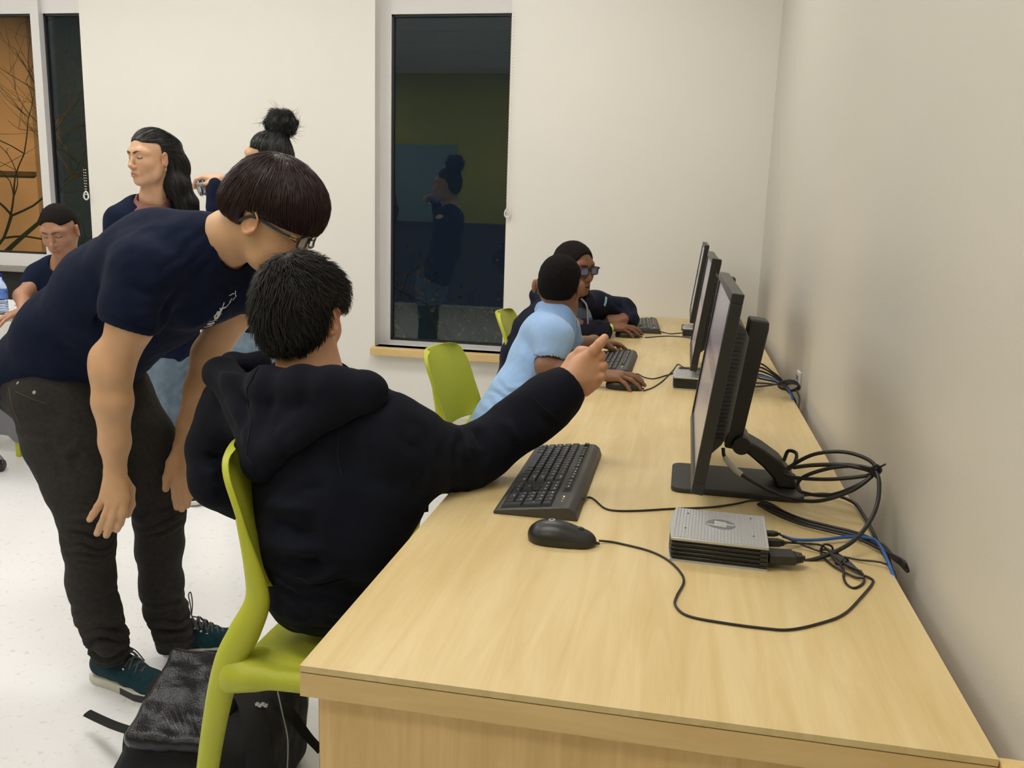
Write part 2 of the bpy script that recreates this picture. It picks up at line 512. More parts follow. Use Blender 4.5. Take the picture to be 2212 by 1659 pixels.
MB().lathe([(0.0, 0), (0.012, 0.0), (0.012, 0.05), (0.028, 0.055), (0.03, 0.07), (0.0, 0.085)], (-4.05, YB + 0.05, 1.0), 16, 1).build('door_handle', M_CHROME, d1, smooth=True)
t2 = struct('trim_2', MB().box(-5.2, -0.2, YB + 0.06, YB + 0.6, 1.06, 1.10).box(-5.15, -0.25, YB + 0.06, YB + 0.56, 0, 1.06), mat('dark_counter', (0.05, 0.045, 0.045), 0.5))

def window(n, x0, x1, z0, z1, mull=None, sill=True, bw=0.05, setb=0.09):
    w = bpy.data.objects.new('window_%d' % n, None); C.objects.link(w); w['kind'] = 'structure'
    y0 = D + setb; fr = MB(); gk = MB()
    cols = [(x0, x1)]
    if mull: cols = [(x0, mull[0]), (mull[1], x1)]; fr.box(mull[0], mull[1], y0 - 0.03, y0 + 0.05, z0, z1)
    fr.box(x0, x0 + bw, y0, y0 + 0.05, z0, z1).box(x1 - bw if not mull else x1 - 0.004, x1, y0, y0 + 0.05, z0, z1)
    
    segs = [(x0 + bw, x1 - bw)] if not mull else [(x0 + bw, mull[0]), (mull[1], x1 - 0.004)]
    for a, b in segs: fr.box(a, b, y0 + 0.0004, y0 + 0.05, z0, z0 + (bw * 0.45 if n == 1 else bw)).box(a, b, y0 + 0.0004, y0 + 0.05, z1 - bw, z1)
    fr.build('window_frame', M_ALU, w)
    for a, b in cols:
        a2 = a + (bw if a == x0 else 0.0); b2 = b - (bw if (b == x1 and not mull) else 0)
        zz0 = z0 + (bw * 0.45 if n == 1 else bw); zz1 = z1 - bw
        g = MB(); t = 0.012
        g.box(a2, a2 + t, y0 + 0.012, y0 + 0.04, zz0, zz1).box(b2 - t, b2, y0 + 0.012, y0 + 0.04, zz0, zz1)
        g.box(a2, b2, y0 + 0.012, y0 + 0.04, zz0, zz0 + t).box(a2, b2, y0 + 0.012, y0 + 0.04, zz1 - t, zz1)
        g.build('gasket', M_GASK, w)
        MB().box(a2 + 0.002, b2 - 0.002, y0 + 0.022, y0 + 0.028, zz0 + 0.002, zz1 - 0.002).build('pane', M_GLASS, w)
        MB().box(a2 + 0.002, b2 - 0.002, y0 + 0.034, y0 + 0.038, zz0 + 0.002, zz1 - 0.002).build('pane', M_GLASS, w)
    return w
w1 = window(1, W1[0], W1[1] + 0.05, W1[2], 2.385, bw=0.062)
wood_sill = MB().box(W1[0] - 0.012, W1[1] + 0.004, D - 0.05, D + 0.09, W1[2] - 0.045, W1[2])
wood_sill.build('window_sill', M_EDGE, w1, bevel=0.004)
# drywall-coloured header filler above the frame
MB().box(W1[0], W1[1], D + 0.09, D + TH, 2.385, W1[3]).build('frame_head', M_ALU, w1)
w2 = window(2, W2[0], W2[1], 0.845, 2.42, mull=(-3.885, -3.83), bw=0.08, setb=0.05)
MB().box(W2[0], W2[1], D + 0.02, D + 0.13, 0.81, 0.843).build('window_sill', mat('grey_ledge', (0.30, 0.29, 0.26), 0.5), w2, bevel=0.003)
MB().box(W2[0], W2[1], D + 0.06, D + 0.10, W2[2], 0.81).build('lower_panel', M_GASK, w2)
MB().box(W2[0], W2[1], D + 0.055, D + 0.10, 2.42, 2.44).build('transom_bar', M_ALU, w2)
MB().box(W2[0], W2[1], D + 0.06, D + 0.07, 2.44, 3.0).build('upper_pane', mat('dark_glass', (0.02, 0.015, 0.04), 0.08), w2)

# roller blind bead chains hanging at the jambs
def bead_chain(name, x, y, z0, z1, label):
    t = thing(name, label, 'blind chain', (x, y, z0))
    bd = MB()
    n = int((z1 - z0) / 0.016)
    ico = [(0, 0, 1), (0.89, 0, .45), (.28, .85, .45), (-.72, .53, .45), (-.72, -.53, .45), (.28, -.85, .45), (.72, .53, -.45), (-.28, .85, -.45), (-.89, 0, -.45), (-.28, -.85, -.45), (.72, -.53, -.45), (0, 0, -1)]
    fc = [(0, 1, 2), (0, 2, 3), (0, 3, 4), (0, 4, 5), (0, 5, 1), (1, 6, 2), (2, 7, 3), (3, 8, 4), (4, 9, 5), (5, 10, 1), (2, 6, 7), (3, 7, 8), (4, 8, 9), (5, 9, 10), (1, 10, 6), (11, 7, 6), (11, 8, 7), (11, 9, 8), (11, 10, 9), (11, 6, 10)]
    for i in range(n):
        for dx in (-0.006, 0.006):
            bd.add([(q[0] * .0035 + dx * (1 if i > 3 else 0.6), q[1] * .0035, q[2] * .0035 + 0.03 + i * 0.016) for q in ico], fc)
    o = bd.build('bead', M_ALU, t); o['kind'] = 'stuff'
    MB().tube([(0, 0, 0.05), (-0.012, 0, 0.035), (-0.014, 0, 0.012), (0, 0, 0), (0.014, 0, 0.012), (0.012, 0, 0.035), (0, 0, 0.05)], 0.0045, 8).build('tension_hook', mat('clear_plastic', (0.75, 0.76, 0.76), 0.25), t, smooth=True)
    return t
c_ = Q(1096, 462, D - 0.02)
bead_chain('blind_chain', c_[0], D - 0.02, c_[2] - 0.02, 2.3, 'thin white bead chain hanging down the right edge of the tall window')
c_ = Q(190, 424, D - 0.02)
bead_chain('blind_chain', c_[0] - 0.012, D - 0.02, c_[2] - 0.02, c_[2] + 0.14, 'short bead chain with clear hook at the left end of the white wall')

# ceiling troffers (they light the room)
M_LAMP = mat('lamp_diffuser', (0.9, 0.9, 0.9), 0.5, emit=(LAMP_COL, LAMP_W))
lp = None
for i, (x, y) in enumerate([(-0.85, 1.0), (-0.85, 3.4), (-2.9, 3.4), (-2.9, 1.95), (-5.0, 1.0), (-5.0, 3.4), (-1.42, -1.0), (-4.9, -1.0)]):
    if lp is None:
        lp = thing('ceiling_light', '', 'ceiling light', (x, y, ZC - 0.006), 0)
        MB().box(-0.61, 0.61, -0.305, -0.28, -0.02, 0).box(-0.61, 0.61, 0.28, 0.305, -0.02, 0).box(-0.61, -0.585, -0.28, 0.28, -0.02, 0).box(0.585, 0.61, -0.28, 0.28, -0.02, 0).build('lamp_frame', M_ALU, lp)
        MB().box(-0.585, 0.585, -0.28, 0.28, -0.012, -0.002).build('diffuser', M_LAMP, lp)
        o = lp
    else:
        o = copy_tree(lp); o.location = (x, y, ZC - 0.006)
    tag(o, 'recessed fluorescent ceiling panel above ' + ['the near end of the desk', 'the far end of the desk', 'the two standing women', 'the leaning man', 'the empty middle of the left side', 'the work table', 'the dark counter behind the viewer', 'the left back corner'][i], 'ceiling light', 'ceiling light panels overhead')

# ------------------------------------------------------------------ outdoors, seen through the panes at night
M_STUC = mat('stucco', (0.60, 0.50, 0.40), 0.9, var=(1.1, 0.18), bump=(30, 0.5))
ext = thing('building', 'sodium lit tan building outside the left window', 'building', (-9, 12, 0))
b = WB().box(-19, -8.9, 11.0, 11.4, -1, 7); b.build('wall', M_STUC, ext)
b = WB()
for x in (-16, -14, -12.4, -9.75): b.box(x, x + 0.03, 10.97, 11.0, -1, 7)
for z in (1.55,): b.box(-19, -8.9, 10.93, 11.0, z, z + 0.06)
b.build('wall_joint', mat('dark_joint', (0.1, 0.06, 0.04), 0.8), ext)
lawn = MB().box(-20, 8, D + TH + 0.05, 14, -0.5, -0.3); o = lawn.build('lawn', mat('night_grass', (0.015, 0.04, 0.02), 0.9, var=(20, 0.5)))
tag(o, kind='structure')
sl = bpy.data.lights.new('sodium_lamp', 'SPOT'); sl.energy = 1700; sl.color = (1.0, 0.42, 0.16); sl.shadow_soft_size = 0.09
sl.spot_size = math.radians(52); sl.spot_blend = 0.9
slo = bpy.data.objects.new('sodium_lamp', sl); C.objects.link(slo); slo.location = (-6.0, 5.9, 3.6)
slo.rotation_euler = (Vector((-10.2, 11, 1.0)) - Vector(slo.location)).to_track_quat('-Z', 'Y').to_euler()
M_BARK = mat('bark', (0.05, 0.035, 0.025), 0.9)
def tree(name, base, hgt, label, seed, leafcol, nleaf, spread=1.0, zmin=0.5):
    rd = random.Random(seed); t = thing(name, label, 'tree', base)
    bm_ = MB(); tips = []
    def grow(p, d, r, L, lv):
        pts = [p]; q = np.array(p, float)
        for i in range(4):
            d = nrm(d + np.array([rd.gauss(0, .22), rd.gauss(0, .22), rd.gauss(0.02, .15)])); q = q + d * L / 4; pts.append(q.copy())
        bm_.tube(pts, [r, r * .85, r * .7, r * .55, r * .45], 5, 2)
        tips.extend(pts[2:])
        if lv == 0: return
        for i in range(4):
            k = rd.choice([2, 3, 4]); nd = nrm(d + np.array([rd.gauss(0, .8), rd.gauss(0, .8), rd.gauss(0.1, .5)]))
            grow(pts[k], nd, r * .5, L * .72, lv - 1)
    grow((0, 0, -0.3), np.array([0, 0, 1.]), 0.05 * spread, hgt * .45, 4)
    bm_.build('branches', M_BARK, t)
    if nleaf:
        lf = MB()
        for i in range(nleaf):
            c = np.array(rd.choice(tips)) + np.array([rd.gauss(0, .05) for _ in range(3)])
            a = nrm([rd.gauss(0, 1) for _ in range(3)]) * 0.022; e = nrm(np.cross(a, [rd.gauss(0, 1) for _ in range(3)])) * 0.011
            f_ = nrm(np.cross(a, e)) * 0.0015
            lf.add([c - a, c + e + f_, c + a, c - e + f_, c - f_], [(0, 1, 2), (0, 2, 3), (0, 4, 1), (1, 4, 2), (2, 4, 3), (3, 4, 0)])
        o = lf.build('leaves', leafcol, t); o['kind'] = 'stuff'
    return t
tree('bare_tree', (-7.6, 8.0, -0.3), 4.2, 'bare branching tree outside the left window before the tan building', 3, None, 0, 1.0)
tree('bush', (-1.2, 6.4, -0.3), 1.9, 'leafy bush outside the tall window catching orange light', 11, mat('dry_leaf', (0.35, 0.16, 0.05), 0.6), 500, 0.6)
pl_ = bpy.data.lights.new('path_lamp', 'POINT'); pl_.energy = 22; pl_.color = (1.0, 0.5, 0.18); pl_.shadow_soft_size = 0.08
plo = bpy.data.objects.new('path_lamp', pl_); C.objects.link(plo); plo.location = (0.6, 5.6, 1.4)

# ================================================================== DESK
DZ = 0.74
dk = thing('desk', 'long maple laminate computer desk running along the right wall', 'desk', (-0.034, 0.902, 0))
XA, XB, YA, YE = -0.42, 0.352, 0.902, 4.815
b = WB().box(XA, XB, YA, YE, DZ - 0.008, DZ); b.build('tabletop', M_TOP, dk)
WB().box(XA + 0.0012, XB - 0.0012, YA + 0.0012, YE, DZ - 0.0095, DZ - 0.008).build('glue_line', M_SEAM, dk)
WB().box(XA, XB, YA, YE, DZ - 0.040, DZ - 0.0095).build('edge_band', M_EDGE, dk)
WB().box(XA + 0.012, XB, YA + 0.028, YA + 0.053, 0.0, DZ - 0.040).build('end_panel', M_PANEL, dk)
WB().box(XA + 0.0112, XA + 0.0122, YA + 0.0285, YA + 0.0525, 0.001, DZ - 0.041).build('panel_edge_line', M_SEAM, dk)
for yy in (2.27, 3.55): WB().box(XA + 0.25, XB, yy, yy + 0.025, 0, DZ - 0.04).build('support_panel', M_PANEL, dk)
WB().box(XB - 0.05, XB, YA + 0.06, YE, 0.25, DZ - 0.04).build('back_panel', M_PANEL, dk)
# second run of desk just below, past the near corner
dk2 = thing('side_shelf', 'small corner of a lower maple shelf at the wall beyond the desk end', 'shelf', (0.37, 0.9, 0))
b = WB().box(0.354, XR - 0.001, 0.55, 0.914, DZ - 0.032, DZ - 0.004); b.build('shelf_board', M_EDGE, dk2, bevel=0.002)
WB().box(0.354, XR - 0.001, 0.57, 0.595, 0.0, DZ - 0.032).build('shelf_support', M_PANEL, dk2)
def solid2(name, S, h, m, parent):
    V, F = S.nets(h); V = relax(V, F, 1)
    return link(name, np_mesh(name, V, F), m, parent)

# ================================================================== MONITORS
M_SCR = bpy.data.materials.new('lit_screen'); M_SCR.use_nodes = True
nt = M_SCR.node_tree; bs = nt.nodes['Principled BSDF']
bs.inputs['Base Color'].default_value = (0.02, 0.02, 0.022, 1); bs.inputs['Roughness'].default_value = 0.22
tc = nt.nodes.new('ShaderNodeTexCoord'); sp = nt.nodes.new('ShaderNodeSeparateXYZ'); nt.links.new(tc.outputs['Object'], sp.inputs[0])
cr = nt.nodes.new('ShaderNodeValToRGB'); cr.color_ramp.interpolation = 'LINEAR'
mr = nt.nodes.new('ShaderNodeMapRange'); mr.inputs['From Min'].default_value = -0.16; mr.inputs['From Max'].default_value = 0.16
nt.links.new(sp.outputs['Z'], mr.inputs['Value']); nt.links.new(mr.outputs[0], cr.inputs[0])
e = cr.color_ramp.elements
e[0].position = 0; e[0].color = (0.20, 0.24, 0.25, 1); e[1].position = 1; e[1].color = (0.38, 0.34, 0.40, 1)
for p_, c_ in ((0.08, (0.42, 0.38, 0.40, 1)), (0.50, (0.44, 0.36, 0.36, 1)), (0.52, (0.22, 0.19, 0.27, 1)), (0.60, (0.19, 0.17, 0.25, 1)), (0.63, (0.40, 0.34, 0.38, 1))):
    q = e.new(p_); q.color = c_
nt.links.new(cr.outputs[0], bs.inputs['Emission Color']); bs.inputs['Emission Strength'].default_value = 0.36

def rrect(hx, hy, r, n=5):
    out = []
    for cx_, cy_, a0 in ((hx - r, hy - r, 0), (-hx + r, hy - r, 90), (-hx + r, -hy + r, 180), (hx - r, -hy + r, 270)):
        for k in range(n + 1):
            a = math.radians(a0 + 90 * k / n); out.append((cx_ + r * math.cos(a), cy_ + r * math.sin(a)))
    return out
def xform(b, M):
    b.v = [tuple(M @ Vector(p)) for p in b.v]; return b
def make_monitor(loc, label):
    t = thing('monitor', label, 'monitor', loc, 0, 'black monitors along the desk')
    b = MB(); b.prism([(x, y) for x, y in rrect(0.129, 0.092, 0.02)], 2, 0, 0.012)
    b.build('base', M_BLK2, t, bevel=0.003)
    # curved neck plate from base to hinge
    b = MB(); prof = []
    top = [(0.118, 0.013), (0.112, 0.035), (0.085, 0.065), (0.050, 0.088), (0.018, 0.104)]
    bot = [(0.000, 0.088), (0.022, 0.074), (0.050, 0.052), (0.072, 0.030), (0.080, 0.013)]
    b.prism([(x, z) for x, z in top + bot], 1, -0.042, 0.042); b.build('neck', M_BLK2, t, bevel=0.004)
    MB().tube([(0.100, -0.02, 0.045), (0.112, -0.022, 0.062), (0.116, 0, 0.076), (0.102, 0.015, 0.076), (0.095, 0.015, 0.055)], 0.0038, 6).build('cable_clip', M_BLK, t, smooth=True)
    MB().lathe([(0.0, -0.05), (0.017, -0.05), (0.019, -0.047), (0.019, 0.047), (0.017, 0.05), (0, 0.05)], (0.004, 0, 0.095), 20, 1).build('hinge', M_BLK, t, smooth=True)
    Mt = Matrix.Translation((-0.062, 0, 0.24)) @ Matrix.Rotation(math.radians(7.0), 4, 'Y')
    def tb(b): return xform(b, Mt)
    # column behind the panel
    tb(MB().prism([(0.052, -0.15), (0.083, -0.15), (0.089, 0.10), (0.087, 0.115), (0.050, 0.115)], 1, -0.034, 0.034)).build('column', M_BLK2, t, bevel=0.004)
    HY, HZ = 0.295, 0.178
    fr = MB()
    for (a, c2, d_, e_) in ((-HY, HY, HZ - 0.017, HZ), (-HY, HY, -HZ, -HZ + 0.021), (-HY, -HY + 0.017, -HZ + 0.021, HZ - 0.017), (HY - 0.017, HY, -HZ + 0.021, HZ - 0.017)):
        fr.box(-0.0105, 0.0105, a, c2, d_, e_)
    tb(fr).build('bezel', M_BLK, t, bevel=0.0015)
    b = MB().box(-0.0065, -0.001, -HY + 0.016, HY - 0.016, -HZ + 0.02, HZ - 0.016)
    o = b.build('screen', M_SCR, t); o.location = (-0.062, 0, 0.24); o.rotation_euler = (0, math.radians(7.0), 0)
    b = MB(); b.box(0.0, 0.0104, -HY + 0.017, HY - 0.017, -HZ + 0.02, HZ - 0.017); tb(b).build('back_cover', M_BLK2, t)
    # rear housing, tapering away from the panel
    v = []
    for x, hy, z0, z1 in ((0.0105, 0.20, -0.135, 0.125), (0.034, 0.175, -0.112, 0.108), (0.045, 0.15, -0.09, 0.092)):
        v += [(x, -hy, z0), (x, hy, z0), (x, hy, z1), (x, -hy, z1)]
    f = [(3, 2, 1, 0), (8, 9, 10, 11)] + [(i * 4 + k, i * 4 + (k + 1) % 4, i * 4 + 4 + (k + 1) % 4, i * 4 + 4 + k) for i in (0, 1) for k in range(4)]
    hb = tb(MB().add(v, f)).build('rear_housing', M_BLK2, t, bevel=0.003)
    fn = MB()
    for k in range(26):
        z = -0.098 + k * 0.0078
        for s in (-1, 1):
            fn.obox((0.023, s * 0.189, z), (0.0105, -s * 0.0112, 0), (0.0014, s * 0.0013, 0), (0, 0, 0.0017))
    o = tb(fn).build('vent_fins', M_BLK, hb); o['kind'] = 'stuff'
    return t
mon = make_monitor((0.130, 1.805, DZ), 'nearest black monitor, tilted back, with stand arm and cable coil behind')
for y, lb in ((3.08, 'middle black monitor of the three in a row on the desk'), (4.375, 'farthest and smallest-looking black monitor by the far wall')):
    c = copy_tree(mon); c.location = (0.130, y, DZ); c['label'] = lb

# ================================================================== THIN COMPUTERS
def text_mesh(s, size, th=0.0003):
    cu = bpy.data.curves.new('txt', 'FONT'); cu.body = s; cu.size = size; cu.align_x = 'CENTER'; cu.align_y = 'CENTER'; cu.extrude = th
    cu.resolution_u = 2
    o = bpy.data.objects.new('txt', cu); me = bpy.data.meshes.new_from_object(o)
    v = [tuple(p.co) for p in me.vertices]; f = [tuple(p.vertices) for p in me.polygons]
    bpy.data.objects.remove(o); bpy.data.meshes.remove(me); bpy.data.curves.remove(cu); return v, f
def hp_logo(b, r):
    """striped italic letters in a disc; local x right, y up"""
    sl = 0.22
    def bar(x0, x1, y0, y1, z=0.0004):
        b.add([(x0 + sl * y0, y0, 0), (x1 + sl * y0, y0, 0), (x1 + sl * y1, y1, 0), (x0 + sl * y1, y1, 0), (x0 + sl * y0, y0, z), (x1 + sl * y0, y0, z), (x1 + sl * y1, y1, z), (x0 + sl * y1, y1, z)],
              [(3, 2, 1, 0), (4, 5, 6, 7), (0, 1, 5, 4), (1, 2, 6, 5), (2, 3, 7, 6), (3, 0, 4, 7)])
    u = r / 10
    bar(-4.6 * u, -3.6 * u, -4 * u, 9.6 * u); bar(-3.6 * u, -2.0 * u, 3.3 * u, 4 * u); bar(-2.0 * u, -1.0 * u, -4 * u, 4 * u)   # h
    bar(0.8 * u, 1.8 * u, -9.6 * u, 4 * u); bar(1.8 * u, 3.4 * u, 3.3 * u, 4 * u); bar(1.8 * u, 3.4 * u, -4 * u, -3.3 * u); bar(3.4 * u, 4.4 * u, -4 * u, 4 * u)  # p
def make_client(loc, label):
    t = thing('thin_computer', label, 'computer', loc, math.radians(-2.0), 'slim silver computers on the desk')
    L, Wd, Hh = 0.156, 0.150, 0.040
    def outline(g=0.0):
        pts = [(L - g, g), (L - g, Wd - g)]
        for k in range(9):
            y = Wd - g - k * (Wd - 2 * g) / 8; pts.append((g + 0.006 * (1 - math.sin(math.pi * y / Wd)), y))
        return pts[::-1]
    MB().prism(outline(0.0), 2, 0.0, 0.0035).build('bottom_plate', M_SILV, t)
    MB().prism(outline(0.004), 2, 0.0035, Hh - 0.005).build('body', M_BLK, t)
    for k in range(4):
        MB().prism(outline(0.0005), 2, 0.0065 + k * 0.0070, 0.0100 + k * 0.0070).build('side_fin', M_BLK, t, bevel=0.0008, seg=1)
    MB().box(L - 0.012, L - 0.0003, 0.0005, Wd - 0.0005, 0.0036, Hh - 0.0055).build('rear_panel', M_BLK2, t)
    tp = MB().prism(outline(0.0), 2, Hh - 0.005, Hh).build('top_plate', M_SILV, t, bevel=0.001)
    rb = MB(); x = 0.009
    while x < L - 0.004:
        rb.prism([(x - 0.0021, Hh), (x - 0.0008, Hh + 0.0007), (x + 0.0008, Hh + 0.0007), (x + 0.0021, Hh)], 1, 0.003, Wd - 0.002); x += 0.0052
    rb.v = [(p[0], p[1], p[2]) for p in rb.v]
    # prism on axis 1 takes (x, z) pairs
    rb.build('rib', M_SILV, tp)['kind'] = 'stuff'
    disc = MB().lathe([(0.0, 0), (0.0245, 0), (0.0235, 0.0014), (0, 0.0015)], (0.082, 0.082, Hh), 32); disc.build('emblem', mat('grey_metal', (0.33, 0.33, 0.335), 0.4, metal=0.5), tp)
    lg = MB(); hp_logo(lg, 0.0238)
    # stripe the letters by cutting them into slats
    M = Matrix.Translation((0.082, 0.082, Hh + 0.0015)) @ Matrix.Rotation(math.radians(90), 4, 'Z')
    xform(lg, M).build('emblem_letters', M_WHT, tp)
    for px_, py_ in ((0.028, 0.122), (0.132, 0.128), (0.026, 0.048), (0.134, 0.042)):
        MB().lathe([(0, 0), (0.0017, 0), (0.0013, 0.001), (0, 0.0011)], (px_, py_, Hh + 0.0004), 8).build('screw', M_BLK, tp)
    return t
cl = make_client((0.001, 1.352, DZ), 'nearest slim silver computer with ribbed top, round emblem and plugged-in cables')
for y, lb in ((2.80, 'silver computer partly behind the nearest monitor screen, beside middle keyboard'), (4.07, 'farthest silver computer by the far wall end of the desk')):
    c = copy_tree(cl); c.location = (-0.018 if y < 3 else 0.003, y, DZ); c['label'] = lb

# ================================================================== KEYBOARDS
KT = math.atan2(0.016, 0.123)
def key_mesh(w, d, h=0.0052):
    b = MB(); a, c = w / 2, d / 2; t = 0.0016
    b.add([(-c, -a, 0), (c, -a, 0), (c, a, 0), (-c, a, 0), (-c + t, -a + t, h), (c - t, -a + t, h), (c - t, a - t, h), (-c + t, a - t, h)],
          [(3, 2, 1, 0), (4, 5, 6, 7), (0, 1, 5, 4), (1, 2, 6, 5), (2, 3, 7, 6), (3, 0, 4, 7)])
    me = b.mesh('key'); me.materials.append(M_KEY); return me
def make_keyboard(loc, label, rz=0.0):
    t = thing('keyboard', label, 'keyboard', loc, rz, 'black keyboards on the desk')
    prof = [(-0.080, 0.0), (-0.081, 0.004), (-0.076, 0.0085), (0.048, 0.0245), (0.058, 0.0245), (0.068, 0.017), (0.074, 0.0)]
    MB().prism(prof, 1, -0.228, 0.228).build('body', M_KEYB, t, bevel=0.0035)
    R0 = Matrix.Rotation(-KT, 4, 'Y')
    def place(x, y): return Matrix.Translation((x, y, 0.0085 + (x + 0.076) * 0.129)) @ R0
    wl = MB()   # recessed dark wells
    for (x0, x1, y0, y1) in ((-0.069, 0.025, -0.070, 0.222), (-0.069, 0.025, -0.136, -0.076), (-0.069, 0.025, -0.221, -0.141), (0.031, 0.049, -0.136, 0.222)):
        wl.obox(tuple(place((x0 + x1) / 2, (y0 + y1) / 2).translation + Vector((0, 0, -0.0004))), ((x1 - x0) / 2 * math.cos(KT), 0, (x1 - x0) / 2 * math.sin(KT)), (0, (y1 - y0) / 2, 0), (0, 0, 0.0008))
    wl.build('key_well', M_BLK, t)
    cache = {}; legs = MB()
    u = 0.0192
    def key(x, y, w=1.0, d=1.0, leg='', dd=0.0178):
        k = (w, d)
        if k not in cache: cache[k] = key_mesh(u * w - 0.0016, dd * d - (0 if d == 1 else -0.0) - 0.0012)
        o = bpy.data.objects.new('key', cache[k]); C.objects.link(o); o.parent = t; o.matrix_local = place(x, y)
        if leg:
            v, f = text_mesh(leg, 0.0062 if len(leg) == 1 else 0.0042)
            M = place(x + 0.002, y + (0.003 if len(leg) == 1 and w == 1 else 0)) @ Matrix.Translation((0, 0, 0.0055)) @ Matrix(((0, 1, 0, 0), (-1, 0, 0, 0), (0, 0, 1, 0), (0, 0, 0, 1)))
            legs.add([tuple(M @ Vector(p)) for p in v], f)
    Y0 = 0.221; xs = [0.0155, -0.0025, -0.0205, -0.0385, -0.0565]
    rows = [(0, [(c, 1) for c in '`1234567890-='] + [('back', 2)]),
            (1, [('tab', 1.5)] + [(c, 1) for c in 'QWERTYUIOP[]'] + [('\\', 1.5)]),
            (2, [('caps', 1.75)] + [(c, 1) for c in 'ASDFGHJKL;'] + [("'", 1), ('enter', 2.25)]),
            (3, [('shift', 2.25)] + [(c, 1) for c in 'ZXCVBNM,./'] + [('shift', 2.75)]),
            (4, [('ctrl', 1.25), ('', 1.25), ('alt', 1.25), ('', 6.25), ('alt', 1.25), ('', 1.25), ('', 1.25), ('ctrl', 1.25)])]
    for r, ks in rows:
        y = Y0
        for lg, w in ks:
            key(xs[r], y - u * w / 2, w, 1, lg); y -= u * w
    yn = -0.078
    for r in (0, 1):
        for i, lg in enumerate(('ins', 'hom', 'pup') if r == 0 else ('del', 'end', 'pdn')): key(xs[r], yn - u * (i + .5), 1, 1, lg)
    key(xs[3], yn - u * 1.5, 1, 1, '^')
    for i, lg in enumerate(('<', 'v', '>')): key(xs[4], yn - u * (i + .5), 1, 1, lg)
    yp = -0.1425
    pad = [['num', '/', '*', '-'], ['7', '8', '9'], ['4', '5', '6'], ['1', '2', '3']]
    for r, rw in enumerate(pad):
        for i, lg in enumerate(rw): key(xs[r], yp - u * (i + .5), 1, 1, lg)
    key(xs[4], yp - u, 2, 1, '0'); key(xs[4], yp - u * 2.5, 1, 1, '.')
    key((xs[1] + xs[2]) / 2, yp - u * 3.5, 1, 2.0, '+'); key((xs[3] + xs[4]) / 2, yp - u * 3.5, 1, 2.0, '')
    y = Y0
    for i, g in enumerate(['esc', '', 'F1', 'F2', 'F3', 'F4', 'g', 'F5', 'F6', 'F7', 'F8', 'g', 'F9', 'F10', 'F11', 'F12', 'G', 'prt', 'scr', 'brk']):
        if g == '': y -= u * 0.9
        elif g == 'g': y -= u * 0.42
        elif g == 'G': y -= u * 0.30
        else: key(0.0405, y - u / 2, 1, 0.72, g); y -= u
    o = legs.build('key_lettering', M_WHT, t); o['kind'] = 'stuff'
    # embossed ring mark above the arrow keys, and lock lights
    for k, dy in enumerate((-0.008, 0, 0.008)):
        b = MB(); b.tube([(0.007 * math.cos(a), 0.004 * math.sin(a) + dy, 0) for a in np.linspace(0, 2 * math.pi, 13)], 0.0009, 5, 1)
        M = place(-0.0205, yn - u * 1.5) @ Matrix.Translation((0, 0, 0.0012)); xform(b, M).build('embossed_ring', M_BLK, t)
    for i in range(3):
        M = place(0.040, -0.165 - i * 0.014) @ Matrix.Translation((0, 0, 0.0004))
        xform(MB().lathe([(0, 0), (0.0016, 0), (0.0013, 0.0008), (0, 0.0009)], (0, 0, 0), 8), M).build('indicator_light', mat('amber_led', (0.8, 0.6, 0.05), 0.3, emit=((1, .72, .05), 2.5)) if i == 0 else M_WHT, t)
    return t
kb = make_keyboard((-0.232, 1.718, DZ), 'nearest black keyboard with amber indicator light beside the near mouse')
c = copy_tree(kb); c.location = (-0.232, 3.19, DZ); c['label'] = 'middle black keyboard behind the pointing hand'; kb2 = c
c = copy_tree(kb); c.location = (-0.178, 4.345, DZ); c.rotation_euler = (0, 0, math.radians(4)); c['label'] = 'farthest black keyboard at the wall end of the desk'; kb3 = c

# ================================================================== MICE
def make_mouse(loc, rz, label):
    t = thing('computer_mouse', label, 'mouse', loc, rz, 'black corded mice on the desk')
    # +x is the cable end
    S = SDF(); S.ell((-0.018, 0, 0.010), (0.040, 0.031, 0.027), 0.02); S.ell((0.024, 0, 0.008), (0.034, 0.025, 0.017), 0.025)
    S.cap((-0.03, 0, 0.007), (0.035, 0, 0.006), 0.020, 0.016, 0.01, n=(0, 1, 0), sc=1.35)
    S.box((0, 0, -0.02), (0.09, 0.09, 0.0205), 0.001, 0.002, sub=True)
    S.cap((0.012, 0, 0.032), (0.055, 0, 0.022), 0.0010, k=0.001, sub=True)
    for s in (-1, 1): S.chain([(-0.045, s * 0.036, 0.011), (0, s * 0.0335, 0.012), (0.05, s * 0.028, 0.010)], 0.0015, 0.0015, sub=True)
    solid2('shell', S, 0.0011, M_BLK, t)
    b = MB().lathe([(0, -0.0035), (0.009, -0.0035), (0.010, -0.002), (0.010, 0.002), (0.009, 0.0035), (0, 0.0035)], (0.030, 0, 0.0205), 16, 1); b.build('scroll_wheel', M_BLK2, t, smooth=True)
    M = Matrix.Translation((-0.018, 0, 0.0368)) @ Matrix.Rotation(math.radians(-2), 4, 'Y')
    xform(MB().lathe([(0, 0), (0.0058, 0), (0.0055, 0.0008), (0, 0.0009)], (0, 0, 0), 20), M).build('emblem', mat('light_grey_print', (0.45, 0.45, 0.46), 0.4), t)
    lg = MB(); hp_logo(lg, 0.0048); xform(lg, M @ Matrix.Translation((0, 0, 0.0009)) @ Matrix.Rotation(math.radians(90), 4, 'Z')).build('emblem_letters', M_BLK, t)
    MB().tube([(0.052, 0, 0.006), (0.058, 0, 0.0055), (0.064, 0, 0.005)], [0.0034, 0.003, 0.002], 10).build('cord_relief', M_BLK, t, smooth=True)
    return t
ms = make_mouse((-0.172, 1.385, DZ), math.radians(-3), 'nearest black mouse lying free beside the near keyboard')
